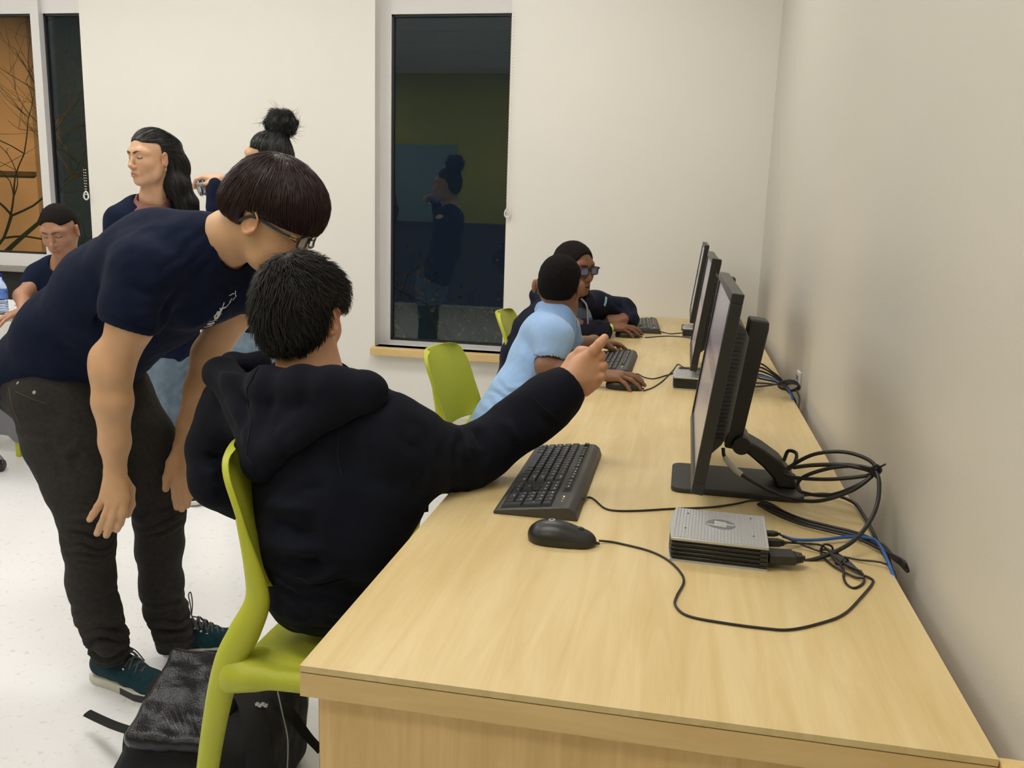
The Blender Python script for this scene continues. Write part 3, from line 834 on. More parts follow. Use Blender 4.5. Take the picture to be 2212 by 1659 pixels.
c = copy_tree(ms); c.location = (-0.165, 2.745, DZ); c.rotation_euler = (0, 0, math.radians(-2)); c['label'] = 'black mouse under the hand of the boy in the light blue polo'; ms2 = c
c = copy_tree(ms); c.location = (-0.232, 3.955, DZ); c.rotation_euler = (0, 0, math.radians(2)); c['label'] = 'black mouse under the hand wearing the lime wristband'; ms3 = c

# ================================================================== CABLES
def cable(name, label, pts, r, m=M_CABLE, cat='cable', group=None, n=8, parent=None):
    t = WB(); t.tube(pts, r, n, 6); o = t.build(name, m, parent, smooth=True)
    if parent is None: tag(o, label, cat, group)
    return o
def dsk(pl, z=0.0): return [onz(x, y, DZ + z) + 0 for x, y in pl]
R_ = 0.0019
mz = R_ + 0.0003
pts = dsk([(1294, 1168)], 0.005) + dsk([(1318, 1170), (1340, 1174), (1400, 1189), (1440, 1208), (1468, 1234), (1477, 1257), (1462, 1287), (1459, 1308), (1486, 1330), (1560, 1345), (1650, 1357), (1705, 1360), (1765, 1348), (1822, 1327), (1862, 1288), (1885, 1259), (1880, 1249)], mz)
pts += [onz(1850, 1236, DZ + 0.006), onz(1815, 1210, DZ + 0.008), onz(1790, 1190, DZ + 0.008), onz(1775, 1188, DZ + 0.006), onz(1776, 1200, DZ + 0.004), onz(1800, 1222, DZ + 0.004), onz(1845, 1246, DZ + 0.004), onz(1866, 1250, DZ + 0.004), onz(1862, 1262, DZ + 0.002), onz(1845, 1270, DZ + 0.002), onz(1829, 1262, DZ + 0.002), onz(1822, 1246, DZ + 0.003), onz(1822, 1230, DZ + 0.004), onz(1800, 1205, DZ + 0.011), onz(1784, 1184, DZ + 0.012), onz(1765, 1176, DZ + 0.007), onz(1735, 1174, DZ + 0.006), onz(1700, 1172, DZ + 0.012), onz(1672, 1171, DZ + 0.020)]
cable('cord', 'thin black cord sweeping from nearest mouse to a tied bundle', pts, R_, parent=ms)
tie = WB()
for k in range(5):
    dy = k * 0.0028 - 0.006
    a = onz(1788 + k, 1186 + k * 2, DZ + 0.008 + k * 0.001); b_ = onz(1868 - k * 2, 1246 - k * 3, DZ + 0.006 + k * 0.001); c_ = onz(1825, 1212 + (k - 2) * 3, DZ + 0.010)
    tie.tube([a, c_, b_], R_, 6)
tie.tube([onz(1772, 1190, DZ + 0.01), onz(1780, 1176, DZ + 0.022), onz(1796, 1180, DZ + 0.02), onz(1800, 1192, DZ + 0.012)], R_, 6)
tag(tie.build('cord_bundle', M_CABLE, None, smooth=True), 'folded bundle of thin black cord right of the near computer', 'cable')
b = WB(); p0 = onz(1822, 1212, DZ + 0.010)
b.tube([p0 + (-0.009, -0.008, -.004), p0 + (0.0, -0.003, 0.007), p0 + (0.009, 0.008, -.002), p0 + (0.002, 0.004, -0.007), p0 + (-0.009, -0.008, -.004), p0 + (-.016, -.014, .001)], 0.0016, 6)
tag(b.build('twist_tie', M_CABLE, None, smooth=True), 'black twist tie around the bundle of mouse cord', 'cable tie')
pts = [onz(1258, 1078, DZ + 0.010)] + dsk([(1272, 1074), (1285, 1080), (1305, 1097), (1330, 1103), (1380, 1103), (1450, 1099), (1530, 1096), (1590, 1088), (1625, 1081), (1660, 1086)], mz) + dsk([(1700, 1108), (1745, 1130), (1810, 1146), (1865, 1160), (1905, 1180)], 0.004) + [np.array((0.36, 1.44, 0.735)), np.array((0.368, 1.41, 0.68)), np.array((0.37, 1.40, 0.6))]
cable('cord', 'thin black cord from nearest keyboard passing behind the silver computer', pts, R_, parent=kb)
# power leads running from under the base to the gap at the wall
for i, (dx, dy, r) in enumerate(((0, 0, 0.0034), (4, -5, 0.0028), (-3, 5, 0.0024))):
    pts = dsk([(1640 + dx, 1088 + dy * .2), (1672 + dx, 1103 + dy), (1725 + dx, 1125 + dy), (1790 + dx, 1142 + dy), (1850 + dx, 1157 + dy), (1900 + dx, 1180 + dy)], r + 0.0005 + 0.002 * i)
    pts += [onx(1929 + 2 * i, 1205 - 2 * i, 0.362), onx(1947 + 3 * i, 1219 - 3 * i, 0.368), onx(1961, 1234 - 2 * i, 0.374)]
    cable('power_lead', ['thick black lead from the monitor base to the wall gap, lowest of three', 'black lead lying along the thick one, nearer the far wall', 'slimmer black lead on the near side of the thick one'][i], pts, r, group='black leads running to the wall gap')
# blue network cable
pts = [onz(1690, 1158, DZ + 0.016), onz(1720, 1166, DZ + 0.012), onz(1770, 1166, DZ + 0.009), onz(1830, 1160, DZ + 0.009), onz(1868, 1161, DZ + 0.009), onz(1896, 1172, DZ + 0.008), np.array((0.350, 1.40, DZ + 0.005)), np.array((0.363, 1.37, 0.70)), np.array((0.367, 1.36, 0.6))]
cable('network_cable', 'blue network cable from the near silver computer to the wall gap', pts, 0.0029, M_CABLEB)
# thick video cable, coiled in the air behind the monitor
vc = [Q(1562, 968, 1.74), Q(1566, 988, 1.73), Q(1590, 1016, 1.71), Q(1625, 1040, 1.70), Q(1665, 1060, 1.69), Q(1712, 1078, 1.66), Q(1770, 1082, 1.62), Q(1835, 1062, 1.60), Q(1876, 1035, 1.60), Q(1893, 1012, 1.62),
      Q(1870, 990, 1.64), Q(1820, 976, 1.66), Q(1760, 981, 1.68), Q(1713, 1004, 1.70), Q(1694, 1022, 1.70), Q(1720, 1032, 1.68), Q(1800, 1035, 1.64), Q(1888, 1024, 1.62),
      Q(1862, 1008, 1.63), Q(1800, 1010, 1.65), Q(1740, 1028, 1.67), Q(1722, 1048, 1.68), Q(1735, 1064, 1.67), Q(1790, 1070, 1.63), Q(1850, 1050, 1.60), Q(1884, 1022, 1.61),
      Q(1830, 1006, 1.64), Q(1760, 1005, 1.67), Q(1715, 1010, 1.69), Q(1760, 1004, 1.68), Q(1830, 1004, 1.65), Q(1890, 1014, 1.60)]
vc2 = [Q(1891, 1016, 1.60), Q(1899, 1040, 1.57), Q(1896, 1085, 1.53), Q(1878, 1128, 1.49), Q(1846, 1166, 1.455), Q(1804, 1192, 1.43), Q(1760, 1208, 1.415), Q(1722, 1214, 1.41)]
cable('video_cable', 'thick black video cable coiled in big loops behind the near monitor', vc + vc2, 0.0036, n=10)
b = WB()
wr = catmull([np.array(p) for p in vc[:4]], 8)[8:20]
b.tube(wr, 0.0056, 10, 1)
tag(b.build('cable_wrap', mat('foil_label', (0.72, 0.72, 0.68), 0.45, bump=(400, 0.8)), None, smooth=True), 'pale wrapped label on the cable under the nearest monitor', 'cable label')
b = WB(); p0 = Q(1892, 1017, 1.60)
b.tube([p0 + (0.004, 0, -.012), p0 + (-.008, 0, -.002), p0 + (-.001, 0, .010), p0 + (.008, 0, .002), p0 + (0.002, 0, -.009)], 0.0028, 6)
b.tube([p0, Q(1903, 1008, 1.58), Q(1912, 1003, 1.56)], 0.0018, 6)
tag(b.build('cable_tie', M_CABLE, None, smooth=True), 'black twist tie gathering the coiled loops near the wall', 'cable tie')
pts = [onz(1725, 1070, DZ + 0.006), onz(1790, 1068, DZ + 0.01), onz(1838, 1082, DZ + 0.012), onz(1862, 1108, DZ + 0.006), np.array((0.357, 1.52, 0.735)), np.array((0.367, 1.50, 0.66)), np.array((0.37, 1.5, 0.5))]
cable('monitor_power_lead', 'thick black lead leaving the near monitor base for the wall', pts, 0.0034)
pl = WB()
def plug(name, label, a, b2, w, h):
    a = np.array(a); b2 = np.array(b2); t = nrm(b2 - a); s = nrm(np.cross(t, (0, 0, 1))); uz = np.cross(s, t)
    m = MB(); m.world = True; L = np.linalg.norm(b2 - a)
    m.obox(a + t * L * .38, t * L * .38, s * w / 2, uz * h / 2)
    o = thing(name, label, 'plug', tuple(a)); m.build('plug_body', M_BLK2, o, bevel=0.0015)
    g = WB()
    for k in range(4):
        q = a + t * L * (0.80 + 0.06 * k); g.obox(q, t * L * .02, s * w * (.36 - .03 * k), uz * h * (.42 - .03 * k))
    g.tube([a + t * L * .76, b2 + t * 0.004], h * .25, 8, 1); g.build('strain_relief', M_BLK, o); return o
plug('plug', 'long black video plug in the nearest corner of the silver computer', (0.158, 1.372, DZ + 0.017), (0.212, 1.378, DZ + 0.017), 0.034, 0.015)
plug('plug', 'black network plug at the start of the blue cable', (0.160, 1.430, DZ + 0.018), (0.190, 1.436, DZ + 0.018), 0.013, 0.012)
plug('plug', 'small black plug farthest along the back of the silver computer', (0.161, 1.462, DZ + 0.022), (0.183, 1.466, DZ + 0.022), 0.012, 0.008)
plug('plug', 'stubby black plug with white tag between the video and network plugs', (0.159, 1.402, DZ + 0.008), (0.181, 1.404, DZ + 0.008), 0.016, 0.010)
cable('usb_cable', 'thin black cord from the small plug toward the wall behind blue cable', [(0.183, 1.466, DZ + 0.022), (0.21, 1.463, DZ + 0.012), (0.25, 1.45, DZ + 0.004), (0.30, 1.43, DZ + 0.004), (0.352, 1.41, DZ + 0.004), (0.365, 1.39, 0.69)], 0.0017)
# leads behind the middle monitor
for i in range(5):
    x0, y0 = 1632 + 3 * i, 768 + i * 8
    p = [onz(1600 + i * 6, 800 + i * 3, DZ + 0.09 - .012 * i), Q(1640, 785 + i * 8, 2.98), Q(1668 + i * 3, 803 + i * 6, 2.92), Q(1690 + i * 2, 822 + i * 5, 2.86), np.array((0.362, 2.80 - .01 * i, 0.725)), np.array((0.37, 2.78, 0.6))]
    cable('far_lead', ['topmost lead of the fan behind the middle monitor', 'second lead of the fan behind the middle monitor', 'third lead down the fan behind the middle monitor', 'fourth lead down the fan behind the middle monitor', 'lowest lead of the fan behind the middle monitor'][i], p, 0.0028, group='leads behind the middle monitor', n=6)
b = WB()
for k in range(4):
    cx_, cy_ = 1703 + k * 3, 832 + k * 1.5
    b.tube([Q(cx_ + (22 - k * 2) * math.cos(a), cy_ + (11 - k) * math.sin(a), 2.76 + .03 * math.sin(a)) for a in np.linspace(0, 2 * math.pi, 15)], 0.0028, 6, 2)
b.tube([Q(1600, 826, 2.86), Q(1650, 828, 2.84), Q(1690, 832, 2.80)], 0.0028, 6); b.tube([Q(1600, 836, 2.82), Q(1650, 834, 2.80), Q(1690, 828, 2.78)], 0.0028, 6)
b.tube([Q(1720, 842, 2.74), Q(1727, 860, 2.72), Q(1724, 882, 2.70)], 0.0028, 6)
tag(b.build('cable_coil', M_CABLE, None, smooth=True), 'small coil of black cable by the wall behind the middle monitor', 'cable')
cable('network_cable', 'blue network cable behind the middle monitor', [Q(1610, 812, 2.85), Q(1640, 812, 2.83), Q(1675, 822, 2.80), Q(1700, 840, 2.77), Q(1712, 862, 2.75), (0.367, 2.72, 0.66)], 0.003, M_CABLEB)
p = Q(1686, 808, 2.95)
t = thing('wall_socket', 'small white socket plate on the wall just above the desk', 'socket', (XR - 0.008, 2.93, 0.79))
WB().box(XR - 0.008, XR - 0.0005, 2.90, 2.96, 0.76, 0.80).build('socket_plate', M_WHT, t, bevel=0.001)
for k, (yy) in enumerate((2.915, 2.945)): WB().box(XR - 0.010, XR - 0.006, yy - 0.006, yy + 0.006, 0.772, 0.788).build('socket_insert', M_GREY, t)
# far stations' cords
cable('cord', 'thin cord from the middle mouse up toward the middle computer', dsk([(1390, 844), (1408, 838), (1430, 824), (1452, 802), (1464, 787)], mz) + [onz(1474, 792, DZ + 0.02), onz(1484, 796, DZ + 0.03)], 0.002, parent=ms2)
cable('cord', 'thin cord from the middle keyboard to the middle computer', [onz(1368, 808, DZ + .01)] + dsk([(1378, 808), (1392, 815), (1412, 818), (1435, 812), (1455, 806), (1475, 800)], mz), 0.002, parent=kb2)
cable('cord', 'thin cord from the farthest mouse to the farthest computer', dsk([(1393, 729), (1410, 728), (1440, 726), (1465, 727), (1490, 730), (1510, 742)], mz), 0.0022, parent=ms3)
cable('cord', 'thin cord from the farthest keyboard to the farthest computer', [onz(1425, 716, DZ + .01)] + dsk([(1434, 718), (1448, 721), (1462, 720), (1474, 719)], mz), 0.0022, parent=kb3)

# ================================================================== CHAIRS (one moulded shell, local +x is forward)
def make_chair(loc, rz, label, group='lime green moulded chairs'):
    t = thing('chair', label, 'chair', loc, rz, group)
    def o_(name, S, h=0.004): return solid2(name, S, h, M_GREEN, t)
    hw = 0.205
    # seat shell
    S = SDF()
    S.box((0.02, 0, 0.435), (0.205, hw - 0.02, 0.009), 0.008, 0.02)
    S.ell((0.02, 0, 0.462), (0.20, hw - 0.03, 0.022), 0.02, sub=True)
    for s in (-1, 1):
        S.chain([(-0.185, s * hw, 0.425), (0.0, s * hw, 0.428), (0.20, s * (hw - 0.01), 0.428)], [0.022, 0.019, 0.018], 0.02)
        S.cap((-0.19, s * hw, 0.455), (-0.16, s * (hw - 0.05), 0.445), 0.012, 0.008, 0.03)
        S.cap((-0.200, s * hw, 0.40), (-0.150, s * hw, 0.425), 0.012, 0.016, 0.04)
    S.cap((0.215, -hw + 0.03, 0.424), (0.215, hw - 0.03, 0.424), 0.014, k=0.03)
    S.cap((0.02, 0, 0.412), (0.08, 0, 0.412), 0.02, k=0.02)
    o_('seat', S)
    # backrest: thin concave panel with rounded corners, leaning back, edges curling forward
    rows = [tuple(q) for q in catmull([np.array(q) for q in [(0.575, -0.172, 0.140), (0.605, -0.177, 0.168), (0.67, -0.192, 0.184), (0.74, -0.214, 0.184), (0.79, -0.236, 0.174), (0.818, -0.250, 0.150), (0.828, -0.256, 0.110)]], 3)]
    nu = 23; fr_, bk_ = [], []
    for z, x, w in rows:
        for k in range(nu):
            a_ = k / (nu - 1) * 2 - 1; c_ = 0.034 * abs(a_) ** 2.6
            th = 0.0048 + 0.002 * abs(a_) ** 4
            fr_.append((x + c_ + th, a_ * w, z)); bk_.append((x + c_ - th, a_ * (w + .001), z - 0.001))
    m_ = MB(); nr = len(rows); N_ = nr * nu; f_ = []
    for i in range(nr - 1):
        for k in range(nu - 1):
            q = (i * nu + k, i * nu + k + 1, (i + 1) * nu + k + 1, (i + 1) * nu + k); f_.append(q); f_.append(tuple(N_ + j for j in reversed(q)))
    rim_ = [k for k in range(nu)] + [i * nu + nu - 1 for i in range(1, nr)] + [(nr - 1) * nu + k for k in range(nu - 2, -1, -1)] + [i * nu for i in range(nr - 2, 0, -1)]
    for i in range(len(rim_)):
        a_, b_ = rim_[i], rim_[(i + 1) % len(rim_)]; f_.append((a_, N_ + a_, N_ + b_, b_))
    m_.add(fr_ + bk_, f_); bo = m_.build('backrest', M_GREEN, t, smooth=True)
    md = bo.modifiers.new('bevel', 'BEVEL'); md.width = 0.003; md.segments = 2; md.limit_method = 'ANGLE'
    # uprights run from the panel's edge down into the rear legs
    for s in (-1, 1):
        pl_ = [(-0.176, s * 0.184, 0.72), (-0.152, s * 0.184, 0.63), (-0.144, s * 0.183, 0.565), (-0.166, s * 0.192, 0.505), (-0.192, s * 0.203, 0.45), (-0.214, s * 0.212, 0.36), (-0.240, s * 0.220, 0.20), (-0.262, s * 0.228, 0.0)]
        MB().tube(pl_, [0.006, 0.016, 0.024, 0.030, 0.028, 0.0245, 0.021, 0.0175], 16, 5, flat=0.72, upv=(0, 1, 0)).build('leg', M_GREEN, t, smooth=True)
        pl_ = [(0.195, s * 0.196, 0.432), (0.208, s * 0.200, 0.40), (0.222, s * 0.206, 0.32), (0.258, s * 0.222, 0.0)]
        MB().tube(pl_, [0.022, 0.022, 0.019, 0.0135], 16, 5, flat=0.8, upv=(0, 1, 0)).build('leg', M_GREEN, t, smooth=True)
    return t
ch = make_chair((-0.585, 1.575, 0), math.radians(0), 'nearest lime green chair, under the boy in the black hoodie')
c = copy_tree(ch); c.location = (-0.565, 2.80, 0); c.rotation_euler = (0, 0, math.radians(-4)); c['label'] = 'lime green chair with bare back, behind the boy in the blue polo'
c = copy_tree(ch); c.location = (-0.585, 3.98, 0); c['label'] = 'lime green chair farthest along, by the tall window'

# ================================================================== LEFT TABLE with bottle
tb_ = thing('work_table', 'white table with low grey beam at the left edge of the room', 'table', (-3.5, 3.8, 0), 0)
WB().box(-4.6, -3.02, 3.36, 4.05, 0.712, 0.74).build('tabletop', mat('white_laminate', (0.78, 0.78, 0.78), 0.4), tb_, bevel=0.004)
S = SDF(); S.box((-3.73, 3.72, 0.185), (0.6, 0.03, 0.085), 0.02, 0.01); S.cap((-3.2, 3.72, 0.11), (-3.2, 3.72, 0.13), 0.05, k=0.03)
solid('beam', S, 0.008, M_GREY, tb_)
for x in (-3.205, -4.3): WB().box(x - 0.012, x + 0.012, 3.69, 3.72, 0.0, 0.11).build('foot', M_GREEN, tb_, bevel=0.002)
for x in (-3.105, -4.4):
    WB().lathe([(0, -.012), (.026, -.012), (.03, -.008), (.03, .008), (.026, .012), (0, .012)], (x, 3.46, 0.03), 18, 0).build('caster', M_BLK, tb_, smooth=True)
    WB().tube([(x, 3.46, 0.04), (x - .02, 3.47, .07), (x - 0.20, 3.5, .14), (x - 0.34, 3.52, .30), (x - 0.35, 3.52, 0.72)], 0.014, 8, 3).build('table_leg', M_GREY, tb_, smooth=True)
M_PET = glass_mat('clear_bottle', (0.55, 0.68, 0.95), 0.10, 1.33)
def make_bottle(loc, label, h=0.19):
    t = thing('water_bottle', label, 'bottle', loc)
    s = h / 0.2
    pr = [(0.0, 0.001), (0.026, 0.001), (0.031, 0.006)]
    for k in range(5): pr += [(0.0325, 0.012 + k * .012), (0.0295, 0.018 + k * .012)]
    pr += [(0.032, 0.075), (0.032, 0.125), (0.029, 0.143), (0.018, 0.165), (0.0125, 0.175), (0.0125, 0.185), (0, 0.185)]
    MB().lathe([(r * s, z * s) for r, z in pr], n=24).build('bottle_body', M_PET, t, smooth=True)
    MB().lathe([(.0328 * s, .078 * s), (.0332 * s, .08 * s), (.0332 * s, .120 * s), (.0328 * s, .122 * s)], n=24).build('paper_label', mat('blue_label', (0.10, 0.22, 0.62), 0.4, var=(30, 0.9)), t, smooth=True)
    MB().lathe([(0, 0.183 * s), (.0148 * s, .183 * s), (.0148 * s, .199 * s), (.0135 * s, .2 * s), (0, .2 * s)], n=20).build('cap', mat('blue_cap', (0.01, 0.04, 0.42), 0.4), t, smooth=True)
    return t
p = onz(4, 679, DZ)
make_bottle((p[0], p[1], DZ), 'blue-capped water bottle on the white table at the left edge', 0.188)

# ================================================================== PEOPLE
M_SKIN = mat('skin', (0.6, 0.38, 0.25), 0.48, vcol=True, bump=(500, 0.10), sss=0.12, spec=0.4)
M_NAVY = mat('navy_jersey', (0.0075, 0.0125, 0.034), 0.85, var=(40, 0.12), bump=(1100, 0.35), sheen=0.02, spec=0.10)
M_HOOD = mat('black_fleece', (0.0055, 0.0068, 0.013), 0.9, var=(30, 0.15), bump=(900, 0.4), sheen=0.015, spec=0.15)
M_JEAN = mat('charcoal_denim', (0.032, 0.030, 0.029), 0.85, var=(90, 0.18), bump=(1400, 0.4, (1, 1, .4)), spec=0.2)
M_BLUEJ = mat('light_denim', (0.20, 0.27, 0.36), 0.85, var=(25, 0.22), bump=(1200, 0.4), spec=0.2)
M_POLO = mat('light_blue_pique', (0.34, 0.535, 0.88), 0.85, var=(60, 0.04), bump=(1500, 0.5), sheen=0.2, spec=0.2)
M_JACK = mat('navy_shell_jacket', (0.006, 0.009, 0.024), 0.7, bump=(300, 0.2), spec=0.2)
M_KHAKI = mat('khaki_cotton', (0.42, 0.33, 0.20), 0.85, bump=(1200, 0.3))
M_HAIRB = mat('black_hair', (0.010, 0.009, 0.009), 0.42, bump=(700, 0.3), spec=0.5)
M_HAIRR = mat('dark_auburn_hair', (0.024, 0.008, 0.008), 0.40, bump=(700, 0.2), spec=0.5)
M_HAIRD = mat('soft_black_hair', (0.016, 0.014, 0.012), 0.55, spec=0.35)
M_AFRO = mat('short_curly_hair', (0.008, 0.007, 0.007), 0.9, bump=(900, 1.0), spec=0.15)

def axes(f, up=(0, 0, 1)):
    f = nrm(f); l = nrm(np.cross(up, f)); u = np.cross(f, l); return np.array([f, l, u])
class Fr:
    """local frame: x forward, y left, z up, with a scale"""
    def __init__(s, o, R, k=1.0): s.o = np.array(o, float); s.R = np.array(R, float); s.k = k
    def __call__(s, x, y, z): return s.o + (np.array([x, y, z]) * s.k) @ s.R

def head(S, F, feat, skin, eyes='closed', ear=True, smile=0.0, browc=(0.01, 0.008, 0.007), lip=None):
    k = F.k; R = F.R
    E = lambda c, r, kk=0.01, sub=False: S.ell(F(*c), np.array(r) * k, kk * k, sub, R)
    Cc = lambda pts, rs, kk=0.01, sub=False: S.chain([F(*p) for p in pts], [r * k for r in rs] if hasattr(rs, '__len__') else rs * k, kk * k, sub)
    E((-.005, 0, .036), (.096, .076, .086)); E((.036, 0, -.018), (.054, .060, .082), .03)
    for s in (-1, 1):
        Cc([(-.002, s * .056, -.032), (.030, s * .045, -.072), (.066, s * .016, -.094)], [.018, .016, .014], .03)
        E((.060, s * .040, -.024), (.022, .021, .022), .03)
        Cc([(.083, s * .010, .029), (.078, s * .032, .033), (.064, s * .052, .027)], [.010, .011, .010], .02)
        E((.100, s * .033, .009), (.016, .019, .011), .014, True)
        E((.0755, s * .033, .009), (.0135, .0155, .0125), .004)
    E((.072, 0, -.094), (.017, .021, .015), .02); E((.076, 0, -.060), (.022, .027, .026), .02)
    Cc([(.084, 0, .020), (.097, 0, -.005), (.108, 0, -.026)], [.008, .008, .0105], .012)
    E((.109, 0, -.029), (.012, .0115, .010), .006)
    for s in (-1, 1):
        E((.098, s * .0125, -.034), (.011, .008, .008), .006); E((.105, s * .0068, -.0415), (.005, .0035, .004), .003, True)
    w = .024 + .006 * smile; dz = .006 * smile
    Cc([(.084 - .006 * smile, w, -.0635 + dz), (.096, .012, -.060), (.100, .005, -.0575), (.0995, 0, -.059), (.100, -.005, -.0575), (.096, -.012, -.060), (.084 - .006 * smile, -w, -.0635 + dz)], [.003, .0052, .0055, .005, .0055, .0052, .003], .004)
    Cc([(.085 - .006 * smile, w, -.065 + dz), (.095, .011, -.0705 - dz * .6), (.097, 0, -.072 - dz * .8), (.095, -.011, -.0705 - dz * .6), (.085 - .006 * smile, -w, -.065 + dz)], [.003, .0062, .0068, .0062, .003], .004)
    if smile > 0.3:
        E((.100, 0, -.0650), (.012, .019, .0045 * smile), .004, True)
    else: Cc([(.088, .022, -.0648), (.103, 0, -.0650), (.088, -.022, -.0648)], .0012, .003, True)
    if eyes == 'closed':
        for s in (-1, 1): Cc([(.083, s * .020, .006), (.0905, s * .032, .002), (.083, s * .046, .006)], .0010, .002, True)
    for s in ((-1, 1) if ear else ()):
        c = F(-.006, s * .081, .001)
        tilt = axes(R[0] * .94 + R[1] * (s * .34), R[2] + R[0] * -.22)
        S.ell(c, np.array((.0185, .0065, .031)) * k, .006 * k, False, tilt)
        pts = []
        for a in np.linspace(-150, 150, 13):
            t = math.radians(a + 180)
            pts.append(c + k * (tilt[0] * (.0155 * math.cos(t) - (0.003 if math.sin(t) < 0 else 0)) + tilt[2] * (.0275 * math.sin(t)) + R[1] * (s * .004)))
        S.chain(pts, .0040 * k, .003 * k)
        S.ell(F(.0015, s * .092, -.001), np.array((.0085, .0085, .015)) * k, .004 * k, True, R)
        S.ell(F(-.003, s * .090, .014), np.array((.008, .004, .008)) * k, .004 * k, True, R)
    # colour features
    sk = np.array(skin); lp = np.array(lip) if lip is not None else sk * (0.85, 0.48, 0.50)
    feat.append((F(.098, 0, -.0655), np.array((.020, .024, .0115)) * k, R, lp, 0.75))
    for s in (-1, 1):
        for t in np.linspace(0, 1, 6):
            feat.append((F(.094 - .022 * t * t, s * (.014 + .034 * t), .0265 + .006 * math.sin(t * 2.4)), np.array((.014, .0065, .0046)) * k, R, np.array(browc), 0.92))
        if eyes == 'closed':
            for t in np.linspace(-1, 1, 7): feat.append((F(.090 - .006 * t * t, s * (.033 + .0135 * t), .0015 + .004 * t * t), np.array((.009, .0036, .0024)) * k, R, np.array(browc) * 1.2, 0.95))
        feat.append((F(-.004, s * .086, .001), np.array((.022, .02, .034)) * k, R, sk * (1.02, .82, .78), 0.5))
        feat.append((F(.07, s * .040, -.03), np.array((.03, .026, .024)) * k, R, sk * (1.0, .86, .84), 0.5))
    feat.append((F(.112, 0, -.03), np.array((.016, .016, .014)) * k, R, sk * (1.0, .84, .80), 0.5))
def colour_fn(skin, feat, mott=0.05):
    sk = np.array(skin, float)
    def fn(V):
        c = np.tile(sk, (len(V), 1)); c = c * (1 + mott * vnoise(V * 60, 3)[:, None] + mott * vnoise(V * 22, 5)[:, None])
        for o, r, R, col, a in feat:
            d = np.sqrt((((V - o) @ R.T / r) ** 2).sum(1)); w = a * np.clip((1.15 - d) / 0.35, 0, 1)
            c = c * (1 - w[:, None]) + np.array(col) * w[:, None]
        return np.clip(c, 0, 1)
    return fn

def finger(S, pts, r0, r1, k=0.004):
    n = len(pts); rs = list(np.linspace(r0, r1, n)); S.chain([np.array(p) for p in pts], rs, k)
def hand(S, F, bends, splay=(8, 2, -4, -11), thumb=((.024, .020, -.008), (.050, .044, -.022), (.080, .056, -.030), (.102, .060, -.034)), feat=None, skin=None):
    """x along fingers, y to the thumb, z out of the back of the hand"""
    k = F.k; mcp = [(.088, .030, -.001), (.092, .010, .002), (.087, -.010, 0), (.078, -.028, -.004)]
    for (x, y, z) in mcp:
        S.cap(F(0.004, y * .45, -.003), F(x, y, z), .0155 * k, .0118 * k, .014 * k)
    S.ell(F(.045, 0, -.010), np.array((.046, .036, .014)) * k, .01 * k, False, F.R)
    S.ell(F(.040, .022, -.014), np.array((.034, .016, .014)) * k, .014 * k, False, F.R)
    L = [(.042, .026, .020), (.047, .029, .021), (.043, .027, .020), (.034, .021, .018)]; r = [(.0098, .0076), (.0100, .0077), (.0096, .0073), (.0085, .0065)]
    for i in range(4):
        p = np.array(mcp[i]); a = 0; sp = math.radians(splay[i]); pts = [F(*p)]; nail = None
        for j in range(3):
            a += math.radians(bends[i][j])
            dv = np.array([math.cos(a) * math.cos(sp), math.sin(sp) * math.cos(a), -math.sin(a)])
            q = p + dv * L[i][j]
            if j == 2 and feat is not None:
                nz = np.array([math.sin(a), 0, math.cos(a)]); c = p + dv * L[i][j] * .75 + nz * r[i][1] * .9
                NR = axes(dv @ F.R, nz @ F.R)
                feat.append((F(*c), np.array((.0065, .0055, .004)) * k, NR, np.minimum(np.array(skin) * 1.25 + .05, .9), .7))
            p = q; pts.append(F(*p))
        finger(S, pts, r[i][0] * k, r[i][1] * k, .005 * k)
    tp = [F(*p) for p in thumb]; S.chain(tp, [.0150 * k, .0125 * k, .0105 * k, .0085 * k], .008 * k)
REL = ((18, 22, 12), (24, 26, 14), (28, 28, 16), (30, 30, 18))
FLATH = ((12, 14, 8), (12, 16, 8), (14, 16, 8), (16, 18, 8))

def folds(base=((9, 0.0035), (26, 0.0014)), strokes=(), zones=()):
    """soft sags, drawn creases [(world polyline, width, height)] and ringed bunching zones [(centre, radius, axis, freq, amp)]"""
    def fn(V, Nn):
        d = np.zeros(len(V))
        for i, (f, a) in enumerate(base):
            d += a * vnoise(V * f + 7.3 * i, 11 + i)
        for c, rad, ax, fq, am in zones:
            w = V - np.array(c); m = np.exp(-((w * w).sum(1)) / (rad * rad)); ax = nrm(ax)
            t = (w @ ax) * fq + 0.9 * vnoise(V * 11, 21) + 0.5 * vnoise(V * 23, 22)
            d += am * m * (1 - 2 * np.abs((t % 1.0) * 2 - 1)) 
        for pl, w_, h_ in strokes:
            pl = [np.array(p) for p in pl]; best = np.full(len(V), 1e9); tt = np.zeros(len(V)); n = len(pl) - 1
            for i in range(n):
                a, b = pl[i], pl[i + 1]; ab = b - a; t = np.clip((V - a) @ ab / (ab.dot(ab) + 1e-12), 0, 1)
                q = np.linalg.norm(V - a - t[:, None] * ab, axis=1); u = q < best; best = np.where(u, q, best); tt = np.where(u, (i + t) / n, tt)
            d += h_ * np.exp(-(best / w_) ** 2) * 1.4 * np.sin(np.clip(tt, 0.04, 0.96) * math.pi) ** 0.6
        return d
    return fn

